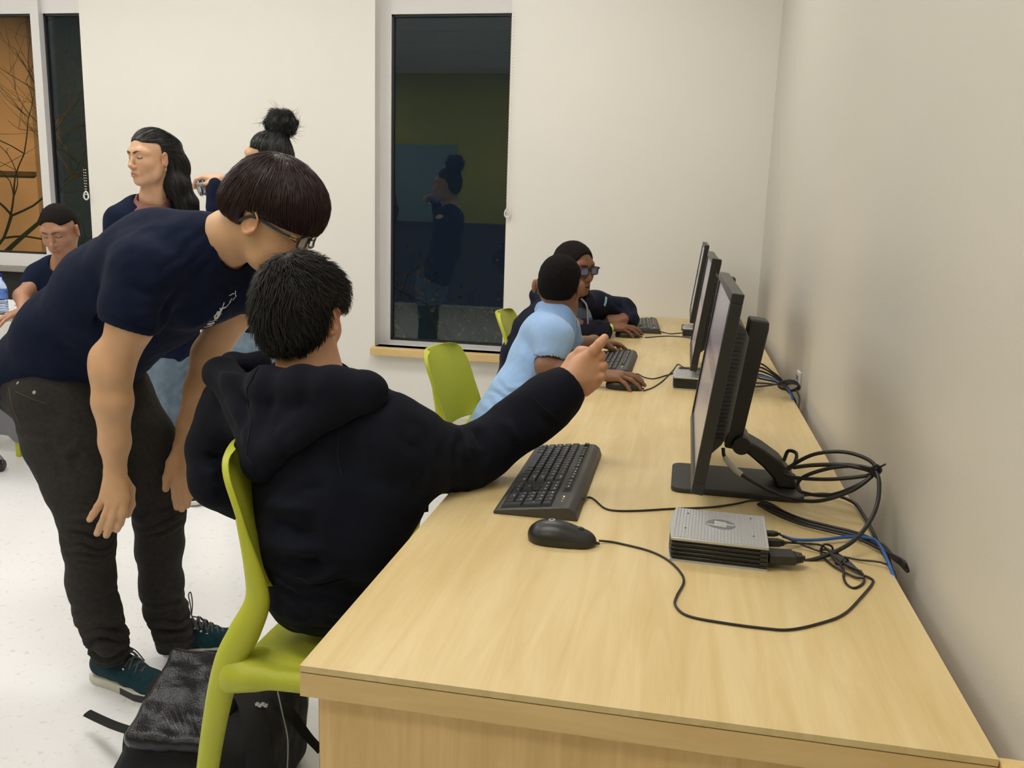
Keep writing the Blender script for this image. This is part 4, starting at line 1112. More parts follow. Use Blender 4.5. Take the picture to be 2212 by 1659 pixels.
def strands(S, roots, comb, L, r, m, parent, name='hair_strands', seed=1, lift=0.002, jit=0.25, steps=6, sink=0.0, drift=None):
    """tapered locks that follow the hair surface S, starting at the roots and combed along comb(p)"""
    rg = np.random.default_rng(seed); P = np.array(roots, float); n = len(P)
    def grad(p):
        e = 0.0015; g = np.stack([S.ev(p + np.eye(3)[i] * e) - S.ev(p - np.eye(3)[i] * e) for i in range(3)], 1)
        return g / (np.linalg.norm(g, axis=1)[:, None] + 1e-9)
    Ls = L * rg.uniform(0.6, 1.25, n); lf = lift * rg.uniform(0.2, 1.6, n); J = rg.normal(0, jit, (n, 3))
    path = []; g = grad(P); d0 = S.ev(P); P = P - g * (d0 - lf * .3)[:, None]; path.append(P.copy())
    for s in range(steps):
        c = comb(P) + J; g = grad(P); c = c - g * (c * g).sum(1)[:, None]; c /= np.linalg.norm(c, axis=1)[:, None] + 1e-9
        P = P + c * (Ls / steps)[:, None]
        g = grad(P); P = P - g * (np.clip(S.ev(P) - lf * (0.4 + 1.4 * s / steps), -0.01, 0.01))[:, None]
        path.append(P.copy())
    path = np.array(path)                                   # (steps+1, n, 3)
    V = []; m_ = steps + 1
    T = np.gradient(path, axis=0); T /= np.linalg.norm(T, axis=2)[..., None] + 1e-9
    G = grad(path.reshape(-1, 3)).reshape(m_, n, 3); B = np.cross(T, G); B /= np.linalg.norm(B, axis=2)[..., None] + 1e-9
    prof = np.array([0.6, 1, 1, .9, .7, .4, .08, .05, .05])[:m_] if m_ <= 9 else np.linspace(1, .1, m_)
    prof[-1] = 0.06
    rr = r * rg.uniform(.6, 1.3, n)
    for (cb, cg) in ((-1, -0.3), (0, 0.75), (1, -0.3)):
        V.append(path + B * (cb * rr[None, :] * prof[:, None])[..., None] + G * (cg * rr[None, :] * prof[:, None])[..., None])
    V = np.stack(V, 2)                                      # (m, n, 3ring, 3)
    idx = np.arange(m_ * n * 3).reshape(m_, n, 3); F = []
    for q in range(3):
        a = idx[:-1, :, q]; b = idx[:-1, :, (q + 1) % 3]; c = idx[1:, :, (q + 1) % 3]; d = idx[1:, :, q]
        F.append(np.stack([a, b, c, d], -1).reshape(-1, 4))
    me = np_mesh(name, V.reshape(-1, 3), np.concatenate(F)); me.transform(basis(parent).inverted())
    o = link(name, me, m, parent); o['kind'] = 'stuff'; return o
def sample_surface(V, F, n, seed, keep=None):
    rg = np.random.default_rng(seed); c = V[F].mean(1)
    if keep is not None: c = c[keep(c)]
    return c[rg.integers(0, len(c), n)] + rg.normal(0, 0.0008, (n, 3))

def shoe(parent, heel, toe, upper_m, sole_m, label=None, k=1.0, tip=None, lace_m=None, cap_m=None):
    heel = np.array(heel); toe = np.array(toe); L = np.linalg.norm(toe - heel) ; f = nrm(toe - heel); F = Fr((heel[0], heel[1], 0.0), axes(f), L / 0.28)
    sh = bpy.data.objects.new('shoe', None); C.objects.link(sh); sh.parent = parent
    if label: sh['label'] = label
    ol = [(0.0, .0), (.004, .026), (.03, .036), (.09, .035), (.14, .040), (.20, .048), (.245, .040), (.272, .020), (.28, .0), (.272, -.020), (.245, -.037), (.20, -.044), (.14, -.036), (.09, -.033), (.03, -.034), (.004, -.024)]
    b = WB(); n = len(ol); v = []
    for z, g in ((0.0005, .97), (.004, 1.0), (.023, 1.0), (.026, .97)):
        v += [F(.14 + (x - .14) * g, y * g, z + (.010 * max(0, (x - .22) / .06) if z < .02 else 0.004 * max(0, (x - .22) / .06))) for x, y in ol]
    f_ = [tuple(range(n))[::-1], tuple(range(3 * n, 4 * n))] + [(i * n + k_, i * n + (k_ + 1) % n, (i + 1) * n + (k_ + 1) % n, (i + 1) * n + k_) for i in range(3) for k_ in range(n)]
    b.add(v, f_); b.build('sole', sole_m, sh, smooth=True)
    G = lambda x, y, z: F(x, y, z * 1.22)
    S = SDF()
    S.chain([G(.038, 0, .045), G(.09, 0, .045), G(.15, 0, .040), (G(.215, .003, .032))], [.033 * F.k, .033 * F.k, .034 * F.k, .036 * F.k], .02, n=F.R[1], sc=1.04)
    S.ell(G(.225, .002, .026), np.array((.046, .040, .026)) * F.k, .02, False, F.R)
    S.chain([G(.045, 0, .05), G(.050, 0, .105)], [.036 * F.k, .034 * F.k], .02)
    S.chain([G(.09, 0, .082), G(.165, 0, .058)], [.020 * F.k, .018 * F.k], .02)
    S.ell(G(.052, 0, .125), np.array((.036, .026, .03)) * F.k, .008, True, F.R)
    S.box(G(.14, 0, -.03), (.3, .3, .05), .001, .002, True, F.R)
    solid('upper', S, 0.0032, upper_m, sh)
    if cap_m is not None:
        b = WB(); m2 = [i for i, p in enumerate(ol) if p[0] > .13]; v = []
        for z in (0.003, .012, .021):
            v += [F(.14 + (ol[i][0] - .14) * 1.02, ol[i][1] * 1.05, z) for i in m2] + [F(.14 + (ol[i][0] - .14) * .98, ol[i][1] * .97, z) for i in reversed(m2)]
        n = 2 * len(m2)
        b.add(v, [tuple(range(n))[::-1], tuple(range(2 * n, 3 * n))] + [(i * n + q, i * n + (q + 1) % n, (i + 1) * n + (q + 1) % n, (i + 1) * n + q) for i in range(2) for q in range(n)])
        b.build('toe_bumper', cap_m, sh, smooth=True)
    if lace_m is not None:
        for i in range(5):
            x = .112 + i * .019; z = .100 - i * .0098; b = WB()
            b.tube([G(x, .026, z - .012), G(x + .005, .012, z), G(x + .009, 0, z + .004), G(x + .013, -.012, z - .002), G(x + .016, -.025, z - .016)], .0024, 6)
            b.tube([G(x, -.026, z - .012), G(x + .005, -.012, z), G(x + .009, 0, z + .001), G(x + .013, .012, z - .002), G(x + .016, .025, z - .016)], .0024, 6); b.build('lace', lace_m, sh, smooth=True)
            for s in (-1, 1): b = WB(); b.tube([G(x, s * .029, z - .017), G(x, s * .031, z - .017)], .0036, 8, 1); b.build('eyelet', M_CHROME, sh)
        b = WB(); p = G(.098, 0, .110)
        b.tube([G(.098, 0, .108), G(.092, .02, .135), G(.086, .030, .160), G(.094, .028, .168), G(.100, .014, .140), G(.098, 0, .110)], .0018, 6)
        b.tube([G(.098, 0, .108), G(.110, -.025, .105), G(.125, -.045, .085), G(.115, -.040, .092), G(.100, -.012, .108)], .0018, 6)
        b.tube([G(.098, 0, .108), G(.13, .03, .085), G(.15, .045, .055)], .0018, 6); b.build('lace_bow', lace_m, sh, smooth=True)
    return sh

SK_MAN = (0.65, 0.385, 0.215)
# ------------------------------------------------------------------ 1. leaning man
man = thing('person', 'man in navy t-shirt and charcoal jeans bending over the seated boy, hands on knees', 'person', (-1.42, 1.93, 0))
hd = Fr(Q(577, 480, 1.90), axes(np.array([.885, .10, 0]) + np.array([0, 0, -.455]), np.array([.45, .0, .89])), 1.0)
feat = []; S = SDF(); head(S, hd, feat, SK_MAN)
Lm = nrm((.55, .83, 0))
# neck, trunk core, arms and legs in one surface
S.chain([hd(-.02, 0, -.045), Q(497, 512, 1.91), Q(455, 542, 1.93)], [.056, .058, .072], .03)
S.chain([Q(455, 545, 1.93), Q(300, 635, 1.94), Q(130, 815, 1.97)], [.07, .09, .09], .03)
S.chain([Q(455, 545, 1.93), Q(325, 585, 1.79), Q(283, 700, 1.755), Q(243, 795, 1.745), Q(243, 868, 1.75), Q(248, 955, 1.76), Q(249, 1010, 1.765)], [.06, .055, .0475, .0425, .0415, .032, .025], .02)
S.cap(Q(228, 770, 1.745), Q(234, 815, 1.745), .030, .028, .03)
S.chain([Q(455, 545, 1.93), Q(512, 590, 2.08), Q(500, 680, 2.13), Q(452, 765, 2.13), Q(432, 840, 2.11), Q(408, 915, 2.07), Q(396, 958, 2.05)], [.06, .052, .0485, .044, .040, .028, .0235], .02)
S.chain([Q(130, 850, 1.90), Q(188, 1130, 1.85), Q(235, 1395, 1.89)], [.08, .040, .024], .02)
S.chain([Q(230, 850, 2.05), Q(345, 1120, 2.06), Q(376, 1390, 2.08)], [.08, .040, .024], .02)
# near hand on the near knee
kY = 1.757
w_ = Q(249, 1012, 1.765)
for kx, ky, yy in ((226, 1072, 1.752), (240, 1082, 1.750), (255, 1084, 1.752), (269, 1076, 1.760)):
    S.cap(Q(249 + (kx - 249) * .35, 1022, 1.765), Q(kx, ky, yy), .0165, .0125, .012)
S.ell(Q(250, 1050, 1.775), (.030, .014, .040), .012)
finger(S, [Q(226, 1072, 1.752), Q(212, 1095, 1.750), Q(202, 1110, 1.757), Q(194, 1122, 1.765)], .0105, .0080)
finger(S, [Q(240, 1082, 1.750), Q(228, 1115, 1.745), Q(218, 1136, 1.752), Q(210, 1152, 1.762)], .0112, .0085)
finger(S, [Q(255, 1084, 1.752), Q(245, 1118, 1.745), Q(236, 1140, 1.752), Q(230, 1156, 1.763)], .0115, .0085)
finger(S, [Q(269, 1076, 1.760), Q(266, 1108, 1.752), Q(259, 1130, 1.757), Q(252, 1144, 1.768)], .0112, .0085)
S.chain([Q(262, 1030, 1.785), Q(280, 1058, 1.80), Q(282, 1090, 1.805), Q(276, 1112, 1.81)], [.0145, .0125, .0105, .0085], .006)
# far hand on the far knee
for kx, ky in ((376, 1018), (387, 1026), (398, 1026), (408, 1018)):
    S.cap(Q(396 + (kx - 396) * .3, 965, 2.05), Q(kx, ky, 2.00), .0170, .0125, .012)
S.chain([Q(388, 968, 2.04), Q(370, 1000, 2.00), Q(361, 1032, 1.985), Q(358, 1056, 1.98)], [.0160, .0135, .0110, .0090], .006)
finger(S, [Q(376, 1018, 2.0), Q(377, 1050, 1.975), Q(379, 1075, 1.98), Q(382, 1096, 1.985)], .0112, .0085)
finger(S, [Q(387, 1026, 2.0), Q(391, 1058, 1.975), Q(393, 1080, 1.98), Q(393, 1100, 1.985)], .0115, .0085)
finger(S, [Q(398, 1026, 2.0), Q(404, 1055, 1.98), Q(406, 1075, 1.985), Q(405, 1092, 1.99)], .0112, .0085)
finger(S, [Q(408, 1018, 2.0), Q(415, 1040, 1.985), Q(418, 1056, 1.99), Q(417, 1070, 1.995)], .0100, .0080)
for nx, ny, ny2 in ((195, 1120, 1.757), (211, 1149, 1.754), (230, 1153, 1.755), (252, 1141, 1.76)):
    feat.append((Q(nx, ny, ny2), (.006, .006, .0065), np.eye(3), np.array(SK_MAN) * 1.25, .6))
for nx, ny in ((382, 1092), (393, 1096)): feat.append((Q(nx, ny, 1.978), (.006, .006, .0065), np.eye(3), np.array(SK_MAN) * 1.2, .6))
for kx, ky in ((212, 1095), (228, 1115), (245, 1118)): feat.append((Q(kx, ky, 1.742), (.008, .008, .008), np.eye(3), np.array(SK_MAN) * (1, .8, .75), .5))
solid('body', S, 0.0030, M_SKIN, man, colf=colour_fn(SK_MAN, feat))
# t-shirt
S = SDF()
sp = [(110, 808, 1.97, .126, 1.30), (190, 728, 1.96, .132, 1.32), (290, 640, 1.95, .140, 1.32), (382, 576, 1.93, .132, 1.36), (446, 545, 1.93, .100, 1.48)]
for a, b in zip(sp[:-1], sp[1:]):
    S.cap(Q(*a[:3]), Q(*b[:3]), a[3], b[3], .03, n=Lm, sc=(a[4] + b[4]) / 2)
S.cap(Q(100, 820, 1.97), Q(215, 835, 1.98), .112, .080, .03, n=Lm, sc=1.2)
S.cap(Q(430, 640, 1.93), Q(505, 625, 1.97), .075, .062, .05)
S.chain([Q(400, 560, 1.88), Q(318, 585, 1.785), Q(290, 650, 1.765), Q(276, 735, 1.75)], [.088, .078, .068, .058], .03)
S.chain([Q(450, 570, 1.98), Q(508, 590, 2.08), Q(510, 640, 2.12), Q(498, 705, 2.13)], [.085, .070, .062, .055], .03)
def cutbox(S, p, d, hs=.16, dep=.10, k=.003):
    """slice the cloth off beyond p along d"""
    d = nrm(d); R = axes(d, (0.2, 0.1, 1)); S.box(np.array(p) + d * dep, (dep, hs, hs), .002, k, True, R)
cutbox(S, Q(281, 706, 1.75), Q(250, 790, 1.745) - Q(290, 650, 1.765), .085, .07)
cutbox(S, Q(508, 664, 2.12), Q(496, 716, 2.13) - Q(510, 640, 2.12), .085, .06)
# sleeve bores
S.cap(Q(288, 680, 1.757), Q(262, 760, 1.747), .050, .049, .003, True)
S.cap(Q(506, 645, 2.12), Q(485, 710, 2.13), .0495, .0495, .003, True)
# neck hole and hem
S.cap(Q(494, 530, 1.92), Q(588, 470, 1.90), .060, .075, .006, True, n=nrm((0.1, 1, 0)), sc=1.05)
cutbox(S, Q(150, 872, 1.95), np.array([-.24, 0, -.97]), .45, .12, .012)
st = [([Q(330, 700, 1.76), Q(400, 640, 1.78), Q(455, 560, 1.84)], .016, -.010),
      ([Q(235, 560, 1.78), Q(300, 520, 1.80), Q(380, 500, 1.83)], .022, .006),
      ([Q(160, 640, 1.80), Q(230, 720, 1.79), Q(330, 780, 1.82)], .020, -.008), ([Q(185, 610, 1.80), Q(250, 690, 1.78), Q(350, 745, 1.80)], .018, .007),
      ([Q(90, 700, 1.82), Q(150, 770, 1.80), Q(250, 830, 1.84)], .020, -.008), ([Q(60, 760, 1.84), Q(130, 820, 1.82), Q(210, 855, 1.84)], .016, .006),
      ([Q(345, 650, 1.78), Q(375, 720, 1.80), Q(350, 790, 1.85)], .014, .007), ([Q(225, 520, 1.82), Q(215, 600, 1.78), Q(235, 660, 1.76)], .016, -.006),
      ([Q(240, 610, 1.735), Q(290, 625, 1.71), Q(345, 650, 1.72)], .012, -.005), ([Q(238, 650, 1.73), Q(290, 672, 1.71), Q(335, 690, 1.72)], .011, .004),
      ([Q(480, 640, 1.92), Q(440, 690, 1.88), Q(400, 740, 1.88)], .014, .006), ([Q(470, 600, 1.87), Q(500, 650, 1.92), Q(500, 690, 1.95)], .014, -.006)]
sh_ = solid('t_shirt', S, 0.0042, M_NAVY, man, disp=folds(((8, .006), (19, .0028), (45, .0008)), st, [(Q(270, 850, 1.9), .10, (0.3, 0, 1), 26, .003), (Q(370, 560, 1.8), .09, (1, .2, -.6), 24, .003)]))
bv = bvh_of(LAST['V'], LAST['F'])
def em(x, y): return (420 + x * 140 / 1659, 600 + y * 140 / 1659)
pr = [([em(885, 455), em(1000, 390), em(1015, 405)], .0016), ([em(1050, 325), em(1045, 430), em(1075, 470)], .0018), ([em(1050, 480), em(975, 570)], .0012), ([em(960, 520), em(885, 620)], .0012),
      ([em(930, 600), em(800, 745)], .0010), ([em(755, 625), em(710, 755)], .0018), ([em(640, 785), em(720, 775), em(795, 745)], .0032), ([em(690, 800), em(640, 880), em(600, 950), em(560, 1040)], .0050),
      ([em(600, 850), em(570, 910), em(520, 960)], .0042), ([em(505, 960), em(520, 1010), em(520, 1055)], .0042), ([em(685, 890), em(590, 1020)], .0014), ([em(365, 1110), em(470, 1095), em(570, 1065)], .0016),
      ([em(330, 1165), em(400, 1160), em(500, 1130)], .0052), ([em(320, 1195), em(440, 1190), em(500, 1150)], .0020), ([em(245, 1245), em(330, 1240), em(450, 1205)], .0020)]
ribbons(bv, pr, .0016, .0004).build('printed_emblem', M_WHT, sh_)
ribbons(bv, [([(462, 462), (458, 500), (462, 540), (474, 575), (492, 600)], .010)], .0012, .0012).build('collar_rib', M_NAVY, sh_)
ribbons(bv, [([(228, 678), (262, 692), (300, 706), (335, 716)], .0012)], .0010, .0006).build('sleeve_stitching', M_HOOD, sh_)
# jeans
S = SDF()
S.cap(Q(105, 822, 1.95), Q(215, 850, 2.0), .112, .105, .03, n=Lm, sc=1.2)
nl = [(128, 860, 1.90, .113), (150, 950, 1.89, .104), (172, 1050, 1.87, .083), (187, 1120, 1.855, .068), (190, 1170, 1.85, .0605), (196, 1250, 1.86, .058), (212, 1320, 1.87, .054), (230, 1375, 1.88, .047), (240, 1425, 1.89, .043)]
fl = [(240, 860, 2.04, .108), (300, 950, 2.05, .090), (334, 1040, 2.05, .070), (345, 1110, 2.05, .0635), (347, 1180, 2.06, .0605), (350, 1260, 2.07, .056), (360, 1320, 2.08, .054), (374, 1370, 2.08, .049), (382, 1395, 2.08, .047)]
for ch_ in (nl, fl): S.chain([Q(*p[:3]) for p in ch_], [p[3] for p in ch_], .02)
cutbox(S, Q(240, 1424, 1.89), (0, 0, -1), .10, .05, .004); cutbox(S, Q(382, 1400, 2.08), (0.1, 0, -1), .10, .05, .004)

zs = [(Q(190, 1165, 1.80), .055, (0.1, 0, 1), 34, .0075), (Q(230, 1385, 1.85), .075, (0.25, 0, 1), 30, .0095), (Q(215, 1310, 1.85), .05, (0.5, 0, 1), 26, .005), (Q(345, 1120, 2.0), .055, (0, 0, 1), 34, .0075), (Q(375, 1350, 2.05), .075, (0.3, 0, 1), 30, .0095),
      (Q(130, 960, 1.82), .09, (0.7, 0, 1), 17, .004), (Q(50, 900, 1.90), .07, (0.4, 0, 1), 30, .003)]
jn = solid('jeans', S, 0.0042, M_JEAN, man, disp=folds(((10, .004), (24, .0025), (60, .0008)), [([Q(60, 900, 1.85), Q(140, 980, 1.80), Q(160, 1080, 1.79)], .012, .005), ([Q(190, 900, 1.80), Q(230, 960, 1.80), Q(235, 1050, 1.80)], .012, -.006)], zs))
bv = bvh_of(LAST['V'], LAST['F'])
ribbons(bv, [([(20, 838), (28, 880), (46, 925)], .0016), ([(34, 846), (70, 862), (100, 872)], .0014)], .0010, .0005).build('seam_stitching', mat('brown_thread', (0.10, 0.07, 0.04), 0.8), jn)
for x, y in ((36, 818), (71, 838)):
    p, n_ = hit(bv, x + 4, y + 10)
    if p is not None:
        q_ = MB(); q_.world = True; q_.ell = None; q_.tube([p - n_ * .001, p + n_ * .0025], .0045, 12, 1); q_.build('rivet', M_CHROME, jn)
# shoes
M_TEAL = mat('teal_canvas', (0.012, 0.045, 0.060), 0.85, var=(80, 0.15), bump=(1400, 0.5), spec=0.2)
M_SOLE = mat('off_white_rubber', (0.66, 0.64, 0.58), 0.55)
M_LACE = mat('grey_lace', (0.10, 0.085, 0.08), 0.85)
for a, b, lb in ((onz(206, 1462, 0), onz(362, 1514, 0), None), (onz(352, 1412, 0), onz(536, 1400, 0), None)):
    shoe(man, a, b, M_TEAL, M_SOLE, lb, lace_m=M_LACE, cap_m=mat('dark_rubber', (0.03, 0.03, 0.035), 0.6))
hh = Fr(hd(-.012, 0, 0), hd.R)
# hair: bowl cut with fringe
S = SDF(); k = 1.0
S.ell(hh(.010, 0, .052), (.112, .094, .106), .01, False, hh.R)
S.ell(hh(-.045, 0, .018), (.060, .082, .058), .03, False, hh.R)
S.ell(hh(.062, 0, .062), (.062, .082, .066), .03, False, hh.R)
for s in (-1, 1): S.ell(hh(.068, s * .050, .040), (.046, .026, .034), .02, False, hh.R)
S.box(hh(.10, 0, -.040), (.118, .14, .068), .01, .010, True, axes(hh.R[0] * 1 + hh.R[2] * .04, hh.R[2]))
S.box(hh(-.045, 0, -.075), (.08, .14, .050), .01, .008, True, hh.R)
hr = solid('hair', S, 0.003, M_HAIRR, man, disp=lambda V, N: .0018 * vnoise((V @ hh.R.T) * (90, 90, 12), 4))
cr_ = hh(-.030, 0.0, .165)
def comb(P):
    d = P - cr_; return d - 0.2 * hh.R[2] * np.linalg.norm(d, axis=1)[:, None] * 1.0 - hh.R[2] * .02
rt = sample_surface(LAST['V'], LAST['F'], 5200, 5, keep=lambda c: ((c - hh.o) @ hh.R[2]) > .03)
strands(S, rt, comb, .050, .0011, M_HAIRR, hr, seed=3, lift=.0026, jit=.006)
rt = sample_surface(LAST['V'], LAST['F'], 900, 8, keep=lambda c: (((c - hh.o) @ hh.R[2]) < .048) & (((c - hh.o) @ hh.R[0]) > .03) & (((c - hh.o) @ hh.R[2]) > .026))
strands(S, rt, lambda P: np.tile(-hh.R[2], (len(P), 1)), .024, .0011, M_HAIRR, hr, name='fringe_tips', seed=6, lift=.0015, jit=.22)
# glasses
def glasses(parent, F, m, lens, metal=None, halfonly=False):
    g = bpy.data.objects.new('glasses', None); C.objects.link(g); g.parent = parent
    for s in (-1, 1):
        b = WB(); pts = []
        for a in np.linspace(0, 2 * math.pi, 25):
            ca, sa = math.cos(a), math.sin(a); q = 0.55
            pts.append(F(.108 - .004 * abs(ca) ** 2 - .004 * (ca * s > 0) * ca * s, s * .033 + .0255 * np.sign(ca) * abs(ca) ** q, .008 + .0165 * np.sign(sa) * abs(sa) ** q))
        b.tube(pts, .0029 * F.k, 6, 1); b.build('rim', m, g, smooth=True)
        b = WB(); c = F(.106, s * .033, .008); vv = [c + F.R[0] * .0006] + [np.array(p) + F.R[0] * .0002 for p in pts[:-1]] + [c - F.R[0] * .0006] + [np.array(p) - F.R[0] * .0002 for p in pts[:-1]]
        n = len(pts) - 1; b.add(vv, [(0, i + 1, (i + 1) % n + 1) for i in range(n)] + [(n + 1, n + 2 + (i + 1) % n, n + 2 + i) for i in range(n)]); b.build('lens', lens, g)
        b = WB(); b.tube([F(.102, s * .060, .016), F(.092, s * .077, .017), F(.06, s * .083, .016), F(.0, s * .087, .017), F(-.018, s * .088, .008), F(-.030, s * .086, -.008)], .0022 * F.k, 6, 5, flat=1.6, upv=F.R[2]); b.build('temple', m, g, smooth=True)
        if metal is not None:
            b = WB(); b.tube([F(.097, s * .0745, .0172), F(.085, s * .0815, .0170)], .0034 * F.k, 6, 1, flat=1.3, upv=F.R[2]); b.build('hinge_plate', metal, g)
    b = WB(); b.tube([F(.107, -.009, .012), F(.111, 0, .015), F(.107, .009, .012)], .002 * F.k, 6); b.build('bridge', m, g, smooth=True)
    return g
M_LENS = mat('clear_lens', (0.8, 0.82, 0.85), 0.05); M_LENS.node_tree.nodes['Principled BSDF'].inputs['Alpha'].default_value = 0.18
glasses(man, hd, M_BLK, M_LENS, mat('brass', (0.65, 0.48, 0.2), 0.3, metal=0.9))

# ------------------------------------------------------------------ 2. seated boy in the black hoodie, pointing
boy = thing('person', 'boy in black hoodie seated on the nearest green chair, pointing with raised hand', 'person', (-0.66, 1.55, 0))
SKB = (0.62, 0.335, 0.20)
fb = nrm((.10, .99, -.10)); hb = Fr(Q(650, 690, 1.62), axes(fb), .90)
feat = []; S = SDF(); head(S, hb, feat, SKB)
S.chain([hb(-.02, 0, -.04), Q(668, 800, 1.61), Q(672, 860, 1.62)], [.050, .052, .06], .03)
S.chain([Q(672, 860, 1.62), Q(690, 1060, 1.57), Q(690, 1240, 1.52)], [.08, .09, .08], .03)
S.chain([Q(672, 900, 1.63), Q(846, 960, 1.58), Q(995, 1000, 1.65), Q(1190, 862, 1.77), Q(1236, 824, 1.80)], [.05, .045, .034, .026, .0235], .02)
S.chain([Q(672, 890, 1.63), Q(515, 890, 1.74), Q(482, 1040, 1.72), Q(600, 1060, 1.90)], [.045, .036, .028, .024], .02)
for s, yy in ((0, 1.54), (1, 1.68)):
    S.chain([np.array((-.60, yy, .50)), np.array((-.22, yy + .02, .49)), np.array((-.20, yy + .03, .09))], [.055, .042, .030], .02)
# pointing hand
w0 = Q(1238, 824, 1.800)
for kx, ky, yy in ((1270, 772, 1.795), (1286, 776, 1.80), (1289, 795, 1.80), (1285, 816, 1.80)):
    S.cap(Q(1240 + (kx - 1270) * .25, 818 + (ky - 790) * .3, 1.80), Q(kx, ky, yy), .0205, .0145, .014)
S.ell(Q(1256, 802, 1.806), (.030, .018, .036), .012)
S.cap(Q(1262, 838, 1.806), Q(1284, 826, 1.806), .019, .014, .012)
finger(S, [Q(1268, 776, 1.795), Q(1283, 757, 1.79), Q(1296, 742, 1.79), Q(1306, 730, 1.792)], .0135, .0088)
S.chain([Q(1226, 800, 1.822), Q(1240, 776, 1.828), Q(1254, 760, 1.822), Q(1266, 758, 1.818)], [.017, .0145, .0115, .010], .006)
for (x0, y0), (x1, y1), (x2, y2) in (((1280, 777), (1298, 769), (1296, 783)), ((1283, 796), (1303, 791), (1298, 804)), ((1280, 815), (1299, 812), (1292, 823))):
    S.chain([Q(x0, y0, 1.797), Q(x1, y1, 1.796), Q(x2, y2, 1.815)], [.0120, .0108, .0090], .0012)
feat.append((Q(1306, 727, 1.783), (.0055, .006, .006), np.eye(3), np.array(SKB) * 1.2, .6))
for x, y in ((1283, 752), (1298, 768), (1303, 790), (1268, 775)): feat.append((Q(x, y, 1.785), (.010, .012, .010), np.eye(3), np.array(SKB) * (1, .82, .80), .45))
solid('body', S, 0.0026, M_SKIN, boy, colf=colour_fn(SKB, feat))
# hoodie
S = SDF(); nb = nrm((.80, -.55, 0))
tp = [(672, 865, 1.63, .100, 1.45), (690, 960, 1.605, .125, 1.28), (712, 1060, 1.57, .132, 1.10), (712, 1160, 1.54, .134, 1.04), (684, 1250, 1.525, .108, 1.0)]
for a, b in zip(tp[:-1], tp[1:]): S.cap(Q(*a[:3]), Q(*b[:3]), a[3], b[3], .03, n=nb, sc=(a[4] + b[4]) / 2)
S.cap(Q(640, 1262, 1.52), Q(700, 1285, 1.49), .052, .075, .03); S.cap(Q(655, 1300, 1.50), Q(715, 1290, 1.50), .052, .06, .02)
S.cap(Q(840, 1070, 1.53), Q(800, 1180, 1.50), .075, .06, .04)
S.cap(Q(672, 1306, 1.46), Q(716, 1296, 1.46), .038, .050, .03); S.cap(Q(625, 1268, 1.50), Q(650, 1290, 1.48), .040, .045, .03)
ar = [(780, 915, 1.58, .082), (850, 948, 1.545, .074), (915, 982, 1.58, .064), (985, 996, 1.635, .0545), (1055, 966, 1.69, .0520), (1125, 915, 1.73, .0500), (1185, 868, 1.765, .0475), (1232, 828, 1.797, .0400)]
S.chain([Q(*p[:3]) for p in ar], [p[3] for p in ar], .045)
al = [(580, 880, 1.68, .085), (508, 885, 1.73, .070), (472, 960, 1.725, .058), (474, 1040, 1.70, .056), (540, 1075, 1.76, .052), (600, 1060, 1.88, .045)]
S.chain([Q(*p[:3]) for p in al], [p[3] for p in al], .035)
dw = Q(1238, 824, 1.80) - Q(1185, 868, 1.765)
cutbox(S, Q(1233, 827, 1.797), dw, .07, .05, .002)
S.cap(Q(1222, 836, 1.79), Q(1262, 806, 1.815), .030, .032, .003, True)
S.cap(Q(672, 850, 1.61), Q(668, 770, 1.61), .052, .075, .01, True)
cutbox(S, np.array((-.66, 1.52, .452)), (0, 0, -1), .5, .10, .012)
st = [([Q(600, 1130, 1.42), Q(680, 1160, 1.39), Q(780, 1150, 1.38)], .013, -.009), ([Q(570, 1170, 1.42), Q(680, 1195, 1.39), Q(800, 1170, 1.38)], .012, .008), ([Q(600, 1205, 1.42), Q(700, 1225, 1.39), Q(790, 1200, 1.39)], .012, -.008),
      ([Q(620, 1245, 1.42), Q(700, 1255, 1.40), Q(770, 1235, 1.40)], .010, .007), ([Q(590, 1090, 1.44), Q(700, 1105, 1.40), Q(830, 1075, 1.39)], .013, .008), ([Q(640, 1060, 1.44), Q(760, 1040, 1.40), Q(880, 1050, 1.42)], .012, -.006),
      ([Q(835, 880, 1.42), Q(825, 960, 1.40), Q(850, 1040, 1.42)], .014, -.010), ([Q(960, 930, 1.58), Q(975, 990, 1.56), Q(968, 1045, 1.58)], .010, -.010), ([Q(990, 935, 1.60), Q(1002, 985, 1.58), Q(1010, 1035, 1.60)], .009, .008), ([Q(1030, 915, 1.64), Q(1035, 960, 1.62), Q(1050, 1010, 1.64)], .009, -.007),
      ([Q(880, 920, 1.46), Q(920, 960, 1.48), Q(930, 1010, 1.5)], .012, .008), ([Q(1150, 880, 1.70), Q(1170, 905, 1.70), Q(1205, 925, 1.72)], .008, -.006), ([Q(1090, 900, 1.66), Q(1110, 940, 1.66), Q(1125, 965, 1.68)], .010, .005),
      ([Q(430, 960, 1.70), Q(460, 985, 1.66), Q(500, 990, 1.66)], .010, -.007), ([Q(435, 1010, 1.68), Q(470, 1025, 1.64), Q(510, 1020, 1.66)], .010, .006), ([Q(455, 1060, 1.68), Q(480, 1065, 1.64)], .010, -.005)]
hs_ = solid('hoodie', S, 0.0040, M_HOOD, boy, disp=folds(((8, .007), (20, .0038), (48, .0010)), [(a_, b_, c_ * 1.5) for a_, b_, c_ in st], [(Q(985, 990, 1.60), .06, (1, .3, 0), 30, .005), (Q(690, 1270, 1.45), .08, (0, 0, 1), 24, .006), (Q(890, 990, 1.48), .06, (1, .2, .2), 22, .005)]))
bv = bvh_of(LAST['V'], LAST['F'])
